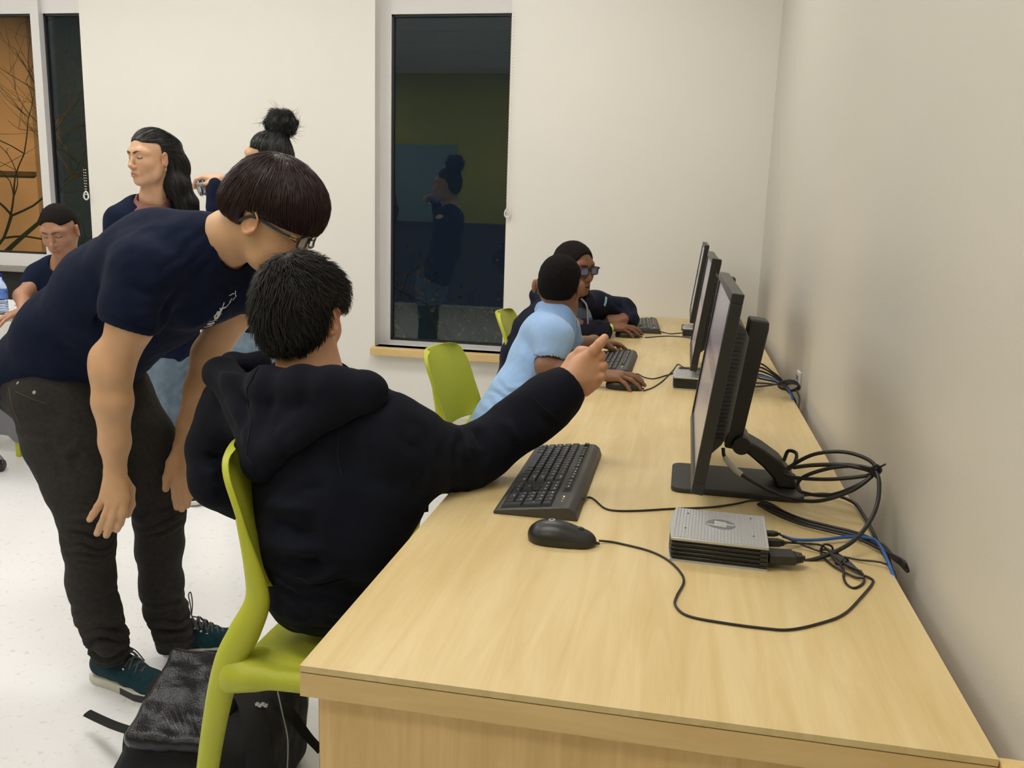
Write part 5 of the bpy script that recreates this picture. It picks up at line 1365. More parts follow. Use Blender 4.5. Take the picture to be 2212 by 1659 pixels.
ribbons(bv, [([(757, 880), (735, 930), (728, 980), (738, 1030)], .0018), ([(1150, 858), (1178, 884), (1212, 912)], .0022), ([(640, 1245), (690, 1268), (760, 1250)], .0016)], .0006, .0008).build('stitching', mat('black_thread', (0.003, 0.003, 0.004), 0.9), hs_)['kind'] = 'stuff'
# hood lying open on the back
S = SDF()
A = [(478, 806, 1.640), (520, 818, 1.575), (580, 830, 1.525), (650, 836, 1.500), (720, 838, 1.490), (790, 845, 1.505)]
T = [(548, 985, 1.475), (556, 1000, 1.468), (562, 1008, 1.466), (570, 1006, 1.464), (600, 975, 1.458), (640, 940, 1.460)]
for a, b in zip(A, T): S.cap(Q(*a), Q(*b), .030, .022, .025)
for a, b in zip(A[:-1], A[1:]): S.cap(Q(*a), Q(*b), .034, .034, .02)
S.chain([Q(480, 800, 1.66), Q(500, 790, 1.72), Q(560, 785, 1.74)], [.028, .024, .03], .02)
S.chain([Q(790, 845, 1.505), Q(790, 835, 1.58), Q(740, 820, 1.66)], [.030, .030, .028], .02)
S.ell(Q(600, 775, 1.615), (.150, .085, .040), .012, True)
S.cap(Q(668, 850, 1.61), Q(662, 740, 1.615), .068, .078, .012, True)
st = [([Q(545, 800, 1.5), Q(532, 860, 1.45), Q(540, 930, 1.43), Q(535, 985, 1.43)], .006, -.006), ([Q(690, 860, 1.44), Q(640, 920, 1.42), Q(580, 985, 1.42)], .012, -.008), ([Q(640, 850, 1.45), Q(600, 900, 1.43), Q(575, 960, 1.42)], .012, .008), ([Q(490, 850, 1.56), Q(515, 920, 1.47), Q(540, 970, 1.45)], .010, .005)]
hdo = solid('hood', S, 0.0038, M_HOOD, boy, disp=folds(((12, .006), (30, .0025)), [(a_, b_, c_ * 1.6) for a_, b_, c_ in st]))
bv = bvh_of(LAST['V'], LAST['F'])
ribbons(bv, [([(560, 790), (546, 812), (533, 840), (537, 880), (543, 910), (534, 955), (532, 985), (545, 1005)], .0022)], .0006, .0009).build('seam', MATS['black_thread'], hdo)
b = WB(); b.tube([Q(884, 1062, 1.545), Q(886, 1090, 1.53), Q(880, 1122, 1.52)], .0065, 8, 4, flat=.4); b.build('white_tag', M_WHT, boy, smooth=True)
b = WB(); b.tube([Q(906, 1055, 1.56), Q(912, 1080, 1.55), Q(912, 1105, 1.54)], .012, 10, 4); b.build('pocket_edge', M_HOOD, boy, smooth=True)
# khaki trousers
S = SDF()
S.cap((-.64, 1.60, .535), (-.56, 1.60, .53), .075, .075, .03, n=(0, 1, 0), sc=1.2)
for yy in (1.53, 1.67):
    S.chain([np.array((-.60, yy, .52)), np.array((-.22, yy + .02, .50)), np.array((-.19, yy + .03, .10))], [.068, .060, .048], .03)
solid('trousers', S, 0.006, M_KHAKI, boy, disp=folds(((14, .003), (30, .002))))
for yy in (1.56, 1.70): shoe(boy, (-.24, yy, 0), (0.02, yy + .01, 0), M_BLK2, M_SOLE)
# hair, short tousled
S = SDF(); kk = .9
S.ell(hb(-.012, 0, .045), np.array((.106, .086, .100)) * kk, .01, False, hb.R)
S.ell(hb(-.052, 0, -.005), np.array((.060, .072, .080)) * kk, .03, False, hb.R)
S.ell(hb(.045, 0, .062), np.array((.062, .080, .058)) * kk, .03, False, hb.R)
S.box(hb(.085, 0, -.075), np.array((.108, .16, .098)) * kk, .01, .012, True, hb.R)
S.box(hb(-.05, 0, -.125), np.array((.16, .16, .050)) * kk, .01, .012, True, hb.R)
for s in (-1, 1): S.ell(hb(.0, s * .092, .0), np.array((.018, .018, .024)) * kk, .006, True, hb.R)
hr = solid('hair', S, 0.003, M_HAIRD, boy, disp=lambda V, N: .0045 * vnoise(V * 42, 4) + .002 * vnoise(V * 110, 9))
crb = hb(-.045, 0.01, .125)
def comb(P):
    d = P - crb; t = np.cross(hb.R[2], d); n_ = np.stack([vnoise(P * 26, 31), vnoise(P * 26, 32), vnoise(P * 26, 33)], 1)
    return d / (np.linalg.norm(d, axis=1)[:, None] + 1e-6) - hb.R[2] * .55 + .25 * t / (np.linalg.norm(t, axis=1)[:, None] + 1e-6) + .75 * n_
rt = sample_surface(LAST['V'], LAST['F'], 6500, 15)
strands(S, rt, comb, .030, .0010, M_HAIRD, hr, seed=4, lift=.0060, jit=.25)

# ------------------------------------------------------------------ 3. boy in the light blue polo
b3 = thing('person', 'boy in light blue polo shirt seen from behind, hand on the middle mouse', 'person', (-0.55, 2.85, 0))
SKD = (0.24, 0.118, 0.070)
h3 = Fr(Q(1209, 622, 2.96), axes((.12, 1, -.06)), .87)
feat = []; S = SDF(); head(S, h3, feat, SKD)
for s, dx in ((-1, .004), (1, .010)): S.ell(h3(-.012, s * (.088 + dx), .002), np.array((.012, .012, .026)) * .9, .006, False, h3.R)
S.chain([h3(-.02, 0, -.05), Q(1206, 700, 2.95)], [.046, .050], .03)
S.chain([Q(1206, 700, 2.95), Q(1150, 800, 2.88), Q(1080, 925, 2.80)], [.06, .07, .07], .03)
S.chain([Q(1200, 712, 2.94), Q(1197, 725, 2.81), Q(1180, 792, 2.74), (-.30, 2.725, .785), (-.250, 2.738, .784)], [.05, .040, .034, .025, .0205], .02)
S.chain([Q(1206, 700, 2.95), Q(1218, 705, 3.08), Q(1236, 745, 3.12), Q(1282, 739, 3.31), Q(1292, 738, 3.36)], [.05, .040, .034, .024, .020], .02)
wp = np.array((-.250, 2.740, .785)); R3 = axes((.995, .03, -.02), (0, -.12, 1))
hand(S, Fr(wp, R3, .84), ((8, 16, 12), (12, 18, 12), (14, 20, 12), (22, 20, 14)), splay=(12, 3, -9, -26), feat=feat, skin=SKD)
R4 = axes((.66, .74, -.12), (0, -.15, 1)); hand(S, Fr(Q(1292, 737, 3.365), np.array([R4[0], -R4[1], R4[2]]), .82), FLATH, feat=feat, skin=SKD)
for s, yy in ((0, 2.72), (1, 2.88)): S.chain([np.array((-.60, yy, .50)), np.array((-.22, yy, .50)), np.array((-.20, yy, .09))], [.05, .04, .03], .02)
solid('body', S, 0.0028, M_SKIN, b3, colf=colour_fn(SKD, feat))
S = SDF(); n3 = nrm((.35, -.93, .1))
tp = [(1192, 690, 2.945, .058, 1.45), (1176, 730, 2.92, .078, 1.55), (1158, 780, 2.89, .088, 1.35), (1122, 850, 2.84, .092, 1.25), (1086, 915, 2.80, .098, 1.2), (1072, 945, 2.79, .10, 1.2)]
for a, b in zip(tp[:-1], tp[1:]): S.cap(Q(*a[:3]), Q(*b[:3]), a[3], b[3], .025, n=n3, sc=(a[4] + b[4]) / 2)
S.chain([Q(1180, 715, 2.87), Q(1196, 728, 2.795), Q(1189, 766, 2.763)], [.068, .058, .052], .03)
S.chain([Q(1206, 700, 2.99), Q(1218, 708, 3.08), Q(1238, 760, 3.12)], [.060, .050, .048], .03)
cutbox(S, Q(1233, 742, 3.115), Q(1240, 760, 3.12) - Q(1218, 708, 3.08), .06, .03, .002)
S.cap(Q(1189, 772, 2.757), Q(1180, 815, 2.725), .0445, .046, .002, True)
S.cap(Q(1207, 690, 2.955), Q(1212, 650, 2.955), .050, .062, .006, True)
st = [([Q(1120, 770, 2.80), Q(1150, 800, 2.78), Q(1190, 800, 2.80)], .010, -.005), ([Q(1080, 850, 2.74), Q(1130, 860, 2.73), Q(1175, 845, 2.75)], .009, -.007), ([Q(1070, 872, 2.72), Q(1120, 880, 2.71), Q(1160, 868, 2.73)], .008, .005),
      ([Q(1060, 890, 2.70), Q(1110, 895, 2.69), Q(1150, 885, 2.71)], .009, -.007), ([Q(1190, 740, 2.745), Q(1165, 770, 2.75), Q(1155, 800, 2.77)], .009, -.006), ([Q(1140, 690, 2.84), Q(1150, 740, 2.81), Q(1130, 800, 2.79)], .014, .004),
      ([Q(1176, 750, 2.70), Q(1200, 757, 2.69), Q(1222, 768, 2.70)], .007, -.003)]
po = solid('polo_shirt', S, 0.0038, M_POLO, b3, disp=folds(((9, .005), (22, .0025)), st, [(Q(1100, 880, 2.75), .10, (.3, 0, 1), 24, .0035)]))
bv = bvh_of(LAST['V'], LAST['F'])
ribbons(bv, [([(1153, 764), (1175, 768), (1200, 776), (1221, 788)], .0022)], .0012, .0008).build('sleeve_band', mat('blue_rib', (0.27, 0.44, 0.70), 0.85), po)
# folded collar lying over the shoulders
S = SDF()
ci = [(1160, 668, 3.01), (1166, 658, 2.96), (1184, 654, 2.925), (1206, 660, 2.905), (1226, 670, 2.905), (1239, 688, 2.93)]
cl_ = [(1158, 682, 3.0), (1165, 672, 2.945), (1186, 671, 2.895), (1208, 684, 2.875), (1226, 702, 2.875), (1236, 726, 2.90)]
CI = catmull([Q(*p) for p in ci], 4); CO = catmull([Q(*p) for p in cl_], 4)
for a_, b_ in zip(CI, CO): S.cap(a_, b_ + np.array((.006, -.012, 0)), .0095, .0095, .008)
S.cap(Q(1208, 690, 2.955), Q(1211, 650, 2.955), .047, .054, .004, True)
solid('collar', S, 0.0028, mat('blue_collar', (0.28, 0.46, 0.82), 0.8, bump=(1500, .4)), b3)
S = SDF(); S.cap((-.58, 2.80, .53), (-.50, 2.80, .52), .095, .09, .03, n=(0, 1, 0), sc=1.25)
for yy in (2.72, 2.88): S.chain([np.array((-.56, yy, .52)), np.array((-.22, yy, .51)), np.array((-.20, yy, .10))], [.068, .056, .044], .03)
solid('trousers', S, 0.007, M_KHAKI, b3)
for yy in (2.72, 2.88): shoe(b3, (-.24, yy, 0), (.0, yy, 0), M_BLK2, M_SOLE, k=.9)
def afro(F, parent, front=.040, k=1.0, hh=.0, m=None):
    S = SDF(); S.ell(F(-.006, 0, .042), np.array((.1015, .0815, .0895 + hh)) * F.k, .01, False, F.R); S.ell(F(-.050, 0, .0), np.array((.052, .066, .062)) * F.k, .03, False, F.R)
    S.box(F(.10, 0, front - .10), np.array((.108, .14, .10)) * F.k, .01, .010, True, F.R)
    S.box(F(-.05, 0, -.105), np.array((.12, .14, .058)) * F.k, .01, .010, True, F.R)
    S.ell(F(.098, 0, .040), np.array((.046, .060, .044)) * F.k, .01, True, F.R)
    for s in (-1, 1): S.ell(F(-.002, s * .090, .0), np.array((.024, .022, .030)) * F.k, .005, True, F.R)
    return solid('hair', S, 0.0032, m or M_AFRO, parent, disp=lambda V, N: .0012 * vnoise(V * 160, 4))
afro(h3, b3, front=.040)

# ------------------------------------------------------------------ 4. boy with glasses at the far computer
b4 = thing('person', 'smiling boy with dark glasses in navy jacket and plaid shirt at the far computer', 'person', (-0.6, 3.9, 0))
SK4 = (0.215, 0.092, 0.052)
h4 = Fr(Q(1238, 582, 3.74), axes((.80, -.58, -.08), (-.06, 0, 1)), .92)
feat = []; S = SDF(); head(S, h4, feat, SK4, eyes='open', smile=1.0)
for s in (-1, 1):
    feat.append((h4(.089, s * .033, .009), np.array((.008, .012, .006)) * .92, h4.R, np.array((.5, .45, .42)), .95))
    feat.append((h4(.089, s * .033 - .002, .009), np.array((.009, .0055, .006)) * .92, h4.R, np.array((.01, .006, .004)), 1))
S.chain([h4(-.02, 0, -.05), Q(1226, 655, 3.78), Q(1205, 690, 3.84)], [.050, .052, .06], .03)
S.chain([Q(1205, 690, 3.84), Q(1150, 770, 3.93), Q(1130, 830, 3.95)], [.08, .08, .08], .03)
S.chain([Q(1205, 690, 3.84), Q(1238, 705, 3.66), Q(1290, 713, 3.82), (-.322, 3.945, .787)], [.05, .036, .027, .021], .02)
S.chain([Q(1205, 690, 3.84), Q(1270, 655, 4.0), Q(1352, 672, 4.10), Q(1345, 688, 4.02)], [.05, .036, .028, .022], .02)
R5 = axes((.99, .06, -.02), (0, -.15, 1)); hand(S, Fr((-.322, 3.945, .787), R5, .86), ((8, 16, 12), (12, 18, 12), (14, 20, 12), (22, 20, 14)), feat=feat, skin=SK4)
# curled resting hand pointing left
F5 = Fr(Q(1352, 688, 4.0), axes((-1, -.25, -.1), (0, -.5, 1)), .86)
hand(S, Fr(F5.o, np.array([F5.R[0], -F5.R[1], F5.R[2]]), .86), ((45, 60, 40), (50, 65, 40), (55, 65, 40), (55, 65, 40)), feat=feat, skin=SK4)
for yy in (3.84, 4.02): S.chain([np.array((-.62, yy, .50)), np.array((-.22, yy, .50)), np.array((-.20, yy, .09))], [.05, .04, .03], .02)
solid('body', S, 0.0032, M_SKIN, b4, colf=colour_fn(SK4, feat))
hz = afro(h4, b4, front=.046, m=mat('clipped_hair', (0.013, 0.010, 0.009), 0.9, bump=(900, 1.0), spec=0.15))
b = WB()
for k_ in range(8):
    y_ = (k_ - 3.5) * .0065; x_ = .0925 - abs(y_) * .35
    b.obox(h4(x_, y_, -.0605 + .004 * (abs(y_) / .02) ** 2), h4.R[0] * .0025, h4.R[1] * .0029, h4.R[2] * .0042)
b.build('teeth', mat('teeth', (0.8, 0.77, 0.70), 0.3), b4)
glasses(b4, h4, M_BLK, mat('tinted_lens', (0.13, 0.13, 0.32), 0.08, spec=0.9))
# plaid shirt under the open jacket
MP = bpy.data.materials.new('plaid_cotton'); MP.use_nodes = True; nt = MP.node_tree; bs = nt.nodes['Principled BSDF']; bs.inputs['Roughness'].default_value = .85
tc = nt.nodes.new('ShaderNodeTexCoord'); sx = nt.nodes.new('ShaderNodeSeparateXYZ'); nt.links.new(tc.outputs['Object'], sx.inputs[0]); outs = []
for ax in ('X', 'Z'):
    a = nt.nodes.new('ShaderNodeMath'); a.operation = 'MULTIPLY'; a.inputs[1].default_value = 22; nt.links.new(sx.outputs[ax], a.inputs[0])
    c = nt.nodes.new('ShaderNodeMath'); c.operation = 'PINGPONG'; c.inputs[1].default_value = 1; nt.links.new(a.outputs[0], c.inputs[0])
    g = nt.nodes.new('ShaderNodeMath'); g.operation = 'GREATER_THAN'; g.inputs[1].default_value = .5; nt.links.new(c.outputs[0], g.inputs[0]); outs.append(g)
ad = nt.nodes.new('ShaderNodeMath'); nt.links.new(outs[0].outputs[0], ad.inputs[0]); nt.links.new(outs[1].outputs[0], ad.inputs[1])
hf = nt.nodes.new('ShaderNodeMath'); hf.operation = 'MULTIPLY'; hf.inputs[1].default_value = .5; nt.links.new(ad.outputs[0], hf.inputs[0])
cr = nt.nodes.new('ShaderNodeValToRGB'); cr.color_ramp.interpolation = 'CONSTANT'; e = cr.color_ramp.elements
e[0].color = (.025, .035, .06, 1); e[1].position = .8; e[1].color = (.28, .34, .42, 1); q = e.new(.3); q.color = (.085, .12, .18, 1)
nt.links.new(hf.outputs[0], cr.inputs[0]); nt.links.new(cr.outputs[0], bs.inputs['Base Color'])
S = SDF(); S.chain([Q(1232, 672, 3.775), Q(1238, 705, 3.80), Q(1215, 760, 3.86)], [.075, .085, .10], .03); S.cap(Q(1228, 655, 3.78), Q(1215, 690, 3.82), .062, .10, .03)
S.cap(Q(1230, 640, 3.76), Q(1240, 610, 3.75), .055, .06, .01, True)
solid('plaid_shirt', S, 0.004, MP, b4, disp=folds())
S = SDF(); n4 = nrm((.55, .82, 0))
tp = [(1206, 672, 3.84, .085, 1.7), (1180, 712, 3.88, .115, 1.5), (1155, 765, 3.92, .130, 1.3), (1135, 830, 3.95, .13, 1.2)]
for a, b in zip(tp[:-1], tp[1:]): S.cap(Q(*a[:3]), Q(*b[:3]), a[3], b[3], .03, n=n4, sc=(a[4] + b[4]) / 2)
S.cap(Q(1240, 655, 3.70), Q(1262, 740, 3.74), .068, .062, .02, True)
S.chain([Q(1200, 690, 3.78), Q(1236, 716, 3.66), Q(1284, 716, 3.79), Q(1306, 713, 3.85)], [.070, .054, .045, .040], .02)
S.chain([Q(1225, 668, 3.92), Q(1282, 660, 4.02), Q(1346, 672, 4.10), Q(1362, 690, 4.04)], [.075, .066, .055, .040], .03)
S.chain([Q(1165, 640, 3.86), Q(1190, 636, 3.83), Q(1200, 650, 3.80)], [.045, .05, .04], .03); S.chain([Q(1270, 650, 3.74), Q(1264, 640, 3.80)], [.035, .035], .03)
S.cap(Q(1236, 640, 3.75), Q(1240, 600, 3.74), .062, .07, .01, True)
cutbox(S, Q(1303, 713, 3.85), Q(1306, 713, 3.86) - Q(1284, 714, 3.79), .07, .05, .002)
jk = solid('jacket', S, 0.0045, M_JACK, b4, disp=folds(((8, .008), (20, .004), (45, .001)), (), [(Q(1295, 712, 3.80), .06, (1, 0, 0), 26, .006), (Q(1345, 665, 4.05), .07, (.8, 0, .4), 22, .005)]))
bv = bvh_of(LAST['V'], LAST['F'])
ribbons(bv, [([(1309, 642), (1308, 652), (1305, 661)], .010)], .002, .001).build('sleeve_patch', mat('pale_teal_patch', (0.25, 0.48, 0.55), 0.6), jk)
b = WB(); b.tube([Q(1256, 645, 3.70), Q(1268, 662, 3.685), Q(1270, 700, 3.68)], .004, 6, 4); b.build('zip', mat('zip_grey', (.3, .3, .33), .4, metal=.5), jk)
F = Fr(Q(1308, 712, 3.87), axes((.8, .6, 0)), 1)
for nm, m_, px_, r_, w_ in (('wristband', mat('lime_silicone', (0.55, 0.80, 0.06), 0.4), 1316, .0255, .007), ('cord_bracelet', mat('brown_cord', (0.05, 0.02, 0.012), 0.8), 1304, .027, .004)):
    c = Q(px_, 711.5, 3.885 - (.02 if px_ < 1310 else 0)); d = nrm((.8, .6, 0)); l = nrm(np.cross((0, 0, 1), d)); u = np.cross(d, l); v = []; f = []
    n = 24
    for i in range(n):
        a = 2 * math.pi * i / n; rr = l * math.cos(a) + u * math.sin(a)
        v += [c + rr * r_ + d * w_, c + rr * r_ - d * w_, c + rr * (r_ - .0025) - d * w_, c + rr * (r_ - .0025) + d * w_]
    for i in range(n):
        for q in range(4): f.append((i * 4 + q, i * 4 + (q + 1) % 4, ((i + 1) % n) * 4 + (q + 1) % 4, ((i + 1) % n) * 4 + q))
    b = WB(); b.add(v, f); b.build(nm, m_, b4, smooth=True)
S = SDF()
for yy in (3.84, 4.02): S.chain([np.array((-.64, yy, .52)), np.array((-.22, yy, .51)), np.array((-.20, yy, .10))], [.075, .056, .044], .03)
solid('trousers', S, 0.008, M_JEAN, b4)
for yy in (3.84, 4.02): shoe(b4, (-.24, yy, 0), (.0, yy, 0), M_BLK2, M_SOLE)

# ------------------------------------------------------------------ 5. standing woman with long hair
SK5 = (0.62, 0.37, 0.23)
b5 = thing('person', 'standing woman with long black half-tied hair, eyes lowered, navy cardigan and pale jeans', 'person', (-2.24, 3.5, 0))
h5 = Fr(Q(328, 345, 3.48), axes((-.36, -.93, -.04), (0, 0, 1)), .95)
feat = []; S = SDF(); head(S, h5, feat, SK5, lip=(.42, .14, .12))
S.chain([h5(-.02, 0, -.05), Q(330, 425, 3.50), Q(332, 455, 3.52)], [.047, .048, .06], .03)
S.chain([Q(332, 460, 3.54), Q(340, 560, 3.54), Q(350, 700, 3.54)], [.06, .065, .07], .03)
S.chain([Q(332, 460, 3.52), Q(262, 480, 3.42), Q(245, 600, 3.40), Q(260, 690, 3.30)], [.05, .038, .033, .024], .02)
S.chain([Q(332, 460, 3.52), Q(395, 480, 3.62), Q(410, 600, 3.62), Q(400, 700, 3.55)], [.05, .038, .033, .024], .02)
hand(S, Fr(Q(260, 692, 3.30), axes((.1, -.3, -1), (-1, 0, 0)), .9), FLATH); hand(S, Fr(Q(400, 702, 3.55), axes((0, -.2, -1), (1, 0, 0)), .9), FLATH)
for x, Y_ in ((335, 3.50), (362, 3.56)): S.chain([Q(x, 720, Y_), Q(x + 12, 900, Y_), Q(x + 32, 1055, Y_ - .08)], [.07, .05, .03], .02)
solid('body', S, 0.0032, M_SKIN, b5, colf=colour_fn(SK5, feat))
S = SDF(); n5 = nrm((.62, .78, 0))
tp = [(330, 452, 3.52, .070, 1.9), (330, 490, 3.52, .098, 1.75), (334, 580, 3.52, .105, 1.45), (345, 680, 3.52, .115, 1.4), (350, 740, 3.52, .125, 1.4)]
for a, b in zip(tp[:-1], tp[1:]): S.cap(Q(*a[:3]), Q(*b[:3]), a[3], b[3], .03, n=n5, sc=(a[4] + b[4]) / 2)
S.chain([Q(300, 460, 3.48), Q(260, 476, 3.42), Q(243, 560, 3.40), Q(250, 650, 3.34)], [.070, .062, .055, .048], .03)
S.chain([Q(360, 460, 3.57), Q(396, 478, 3.62), Q(412, 560, 3.62), Q(405, 660, 3.57)], [.070, .062, .055, .048], .03)
S.cap(Q(331, 455, 3.50), Q(326, 395, 3.47), .062, .075, .01, True, n=n5, sc=1.2)
S.cap(Q(318, 440, 3.40), Q(318, 600, 3.38), .040, .010, .02, True)
solid('cardigan', S, 0.005, M_NAVY, b5, disp=folds(((9, .006), (24, .003))))
S = SDF(); S.chain([Q(331, 440, 3.515), Q(322, 480, 3.49), Q(325, 560, 3.49)], [.064, .082, .09], .03, n=n5, sc=1.25); S.cap(Q(329, 440, 3.50), Q(326, 400, 3.47), .052, .062, .006, True, n=n5, sc=1.1)
solid('sheer_top', S, 0.005, mat('dusky_top', (0.20, 0.075, 0.065), 0.7), b5)
S = SDF(); S.cap(Q(350, 725, 3.52), Q(350, 760, 3.52), .105, .115, .03, n=n5, sc=1.35)
for x, Y_ in ((332, 3.49), (362, 3.57)): S.chain([Q(x, 760, Y_), Q(x + 10, 900, Y_), Q(x + 24, 1000, Y_ - .04), Q(x + 32, 1060, Y_ - .08)], [.090, .064, .052, .046], .03)
solid('jeans', S, 0.006, M_BLUEJ, b5, disp=folds(((12, .004), (30, .003))))
M_CONV = mat('black_canvas', (0.02, 0.02, 0.022), 0.85)
p = onz(366, 1070, 0); shoe(b5, p + np.array((-.03, 0.02, 0)), p + np.array((.21, -.10, 0)), M_CONV, M_SOLE, 'black canvas shoe with white rubber sole and laces', lace_m=mat('white_lace', (.7, .7, .68), .8))
shoe(b5, p + np.array((-.12, -.05, 0)), p + np.array((.02, -.25, 0)) , M_CONV, M_SOLE, lace_m=MATS['white_lace'])
b = WB(); pts = [Q(331, 452, 3.50) + (n5 * .058 * math.cos(a) + np.array((-.78, -.62, .0)) * .058 * math.sin(a)) + np.array((0, 0, .012 - .018 * math.sin(a))) for a in np.linspace(-.3, math.pi + .3, 16)]
b.tube(pts, .0016, 6, 1); b.build('necklace', mat('silver_chain', (.8, .8, .8), .2, metal=1.0), b5)
b = WB(); c = h5(-.004, .088, -.036); b.tube([c, c - np.array((0, 0, .012)), c - np.array((0.002, 0, .022))], .0022, 6, 1); b.build('earring', MATS['silver_chain'], b5)
S = SDF(); k = h5.k
S.ell(h5(-.012, 0, .046), np.array((.102, .083, .093)) * k, .01, False, h5.R); S.ell(h5(-.070, 0, .010), np.array((.042, .066, .075)) * k, .03, False, h5.R)
S.box(h5(.095, 0, -.045), np.array((.088, .14, .110)) * k, .01, .02, True, h5.R)
S.ell(h5(.094, 0, .036), np.array((.050, .060, .044)) * k, .010, True, h5.R)
for s in (-1, 1): S.ell(h5(-.001, s * .088, -.002), np.array((.020, .018, .026)) * k, .006, True, h5.R)
S.chain([h5(-.075, .02, .05), h5(-.100, .02, -.03), Q(382, 400, 3.54), Q(404, 440, 3.56), Q(418, 480, 3.58)], [.050, .050, .044, .036, .024], .03, n=nrm((.5, .85, 0)), sc=1.2)
S.chain([h5(-.060, -.03, .0), Q(352, 420, 3.60), Q(372, 480, 3.62)], [.050, .044, .03], .03)
hr = solid('hair', S, 0.0035, M_HAIRB, b5, disp=lambda V, N: .0016 * vnoise(V * (70, 70, 14), 4))
c5 = h5(.045, 0.0, .125)
def comb(P):
    d = P - c5; z = (P - h5.o) @ h5.R[2]; w = np.clip((.04 - z) / .06, 0, 1)[:, None]
    return (1 - w) * nrm(-h5.R[0] + .1 * h5.R[2]) + w * np.array([.28, .05, -1.0])
rt = sample_surface(LAST['V'], LAST['F'], 3200, 25)
strands(S, rt, comb, .060, .0010, M_HAIRB, hr, seed=5, lift=.0022, jit=.04)
b = WB(); b.tube([h5(-.045, .050, .118), h5(-.062, .062, .108), h5(-.078, .066, .092)], .004 * k, 6, 4); b.build('hair_clip', M_BLK, hr)

# ------------------------------------------------------------------ 6. standing woman with a bun, drinking
b6 = thing('person', 'woman with high messy bun raising a water bottle, mostly behind the leaning man', 'person', (-1.75, 3.52, 0))
h6 = Fr(Q(578, 352, 3.52), axes((-.96, .05, .10), (0.1, 0, 1)), .95)
feat = []; S = SDF(); head(S, h6, feat, SK5)
S.chain([h6(-.02, 0, -.05), Q(600, 430, 3.53), Q(600, 460, 3.54)], [.047, .048, .06], .03)
S.chain([Q(600, 460, 3.54), Q(590, 560, 3.54), Q(560, 680, 3.54)], [.08, .09, .10], .03)
S.chain([Q(600, 460, 3.54), Q(556, 495, 3.40), Q(502, 500, 3.335), Q(468, 440, 3.325), Q(481, 388, 3.34)], [.05, .030, .026, .024, .021], .015)
S.chain([Q(600, 460, 3.54), Q(625, 480, 3.70), Q(620, 600, 3.72), Q(560, 640, 3.60)], [.05, .038, .033, .024], .02)
F6 = Fr(Q(480, 386, 3.34), axes((-.93, .05, .10), (.05, -.25, 1)), .86)
hand(S, Fr(F6.o, np.array([F6.R[0], F6.R[1], F6.R[2]]), .80), ((20, 40, 25), (24, 42, 25), (28, 42, 25), (30, 40, 25)), feat=feat, skin=SK5)
for x, Y_ in ((520, 3.5), (556, 3.58)): S.chain([Q(x, 720, Y_), Q(x, 900, Y_), Q(x, 1055, Y_)], [.07, .05, .03], .02)
solid('body', S, 0.0035, M_SKIN, b6, colf=colour_fn(SK5, feat))
S = SDF(); n6 = nrm((.1, 1, 0))
tp = [(602, 452, 3.54, .072, 1.8), (600, 500, 3.54, .10, 1.7), (590, 590, 3.54, .11, 1.4), (560, 680, 3.54, .118, 1.35)]
for a, b in zip(tp[:-1], tp[1:]): S.cap(Q(*a[:3]), Q(*b[:3]), a[3], b[3], .03, n=n6, sc=(a[4] + b[4]) / 2)
S.chain([Q(585, 470, 3.46), Q(556, 495, 3.40), Q(500, 502, 3.33), Q(468, 450, 3.32), Q(468, 402, 3.335)], [.07, .058, .050, .040, .036], .02)
S.chain([Q(610, 470, 3.64), Q(628, 500, 3.70), Q(622, 600, 3.72)], [.07, .058, .05], .03); S.cap(Q(601, 445, 3.53), Q(598, 400, 3.53), .054, .065, .01, True)
solid('navy_top', S, 0.005, M_NAVY, b6, disp=folds(((9, .006), (24, .003))))
S = SDF(); S.cap(Q(548, 690, 3.54), Q(545, 740, 3.54), .115, .122, .03, n=n6, sc=1.3)
for x, Y_ in ((518, 3.49), (560, 3.60)): S.chain([Q(x, 745, Y_), Q(x, 900, Y_), Q(x, 1060, Y_)], [.094, .064, .047], .03)
solid('jeans', S, 0.006, M_BLUEJ, b6, disp=folds(((12, .005), (30, .003))))
for x, y in ((525, 1068), (560, 1058)): p = onz(x, y, 0); shoe(b6, p, p + np.array((-.24, -.03, 0)), M_CONV, M_SOLE)
S = SDF(); k = h6.k
S.ell(h6(-.012, 0, .046), np.array((.100, .082, .093)) * k, .01, False, h6.R); S.ell(h6(-.065, 0, .005), np.array((.040, .064, .065)) * k, .03, False, h6.R)
S.box(h6(.095, 0, -.060), np.array((.090, .14, .105)) * k, .01, .02, True, h6.R); S.ell(h6(.086, 0, .040), np.array((.040, .060, .044)) * k, .012, True, h6.R)
bc = Q(607, 272, 3.53)
S.cap(h6(-.045, 0, .125), bc, .040 * k, .040, .02); 
hr = solid('hair', S, 0.0035, M_HAIRB, b6, disp=lambda V, N: .0016 * vnoise(V * 60, 4))
rt = sample_surface(LAST['V'], LAST['F'], 1500, 26)
strands(S, rt, lambda P: np.asarray(bc) - P, .05, .0010, M_HAIRB, hr, seed=5, lift=.002, jit=.003)
S = SDF(); S.ell(bc, (.058, .052, .050), .01)
for i in range(9):
    a = i * .7; S.chain([bc + np.array((math.cos(a) * .045, math.sin(a) * .035, -.02)), bc + np.array((math.cos(a + .5) * .058, math.sin(a + .5) * .045, .012)), bc + np.array((math.cos(a + 1.3) * .035, math.sin(a + 1.3) * .03, .048))], .012, .006)
bn = solid('hair_bun', S, 0.003, M_HAIRB, hr, disp=lambda V, N: .002 * vnoise(V * 80, 14))
rt = sample_surface(LAST['V'], LAST['F'], 900, 27)
strands(S, rt, lambda P: np.cross(P - bc, nrm((.3, 1, .5))) + .02 * np.stack([vnoise(P * 40, 1), vnoise(P * 40, 2), vnoise(P * 40, 3)], 1), .06, .0010, M_HAIRB, bn, seed=9, lift=.006, jit=.01)
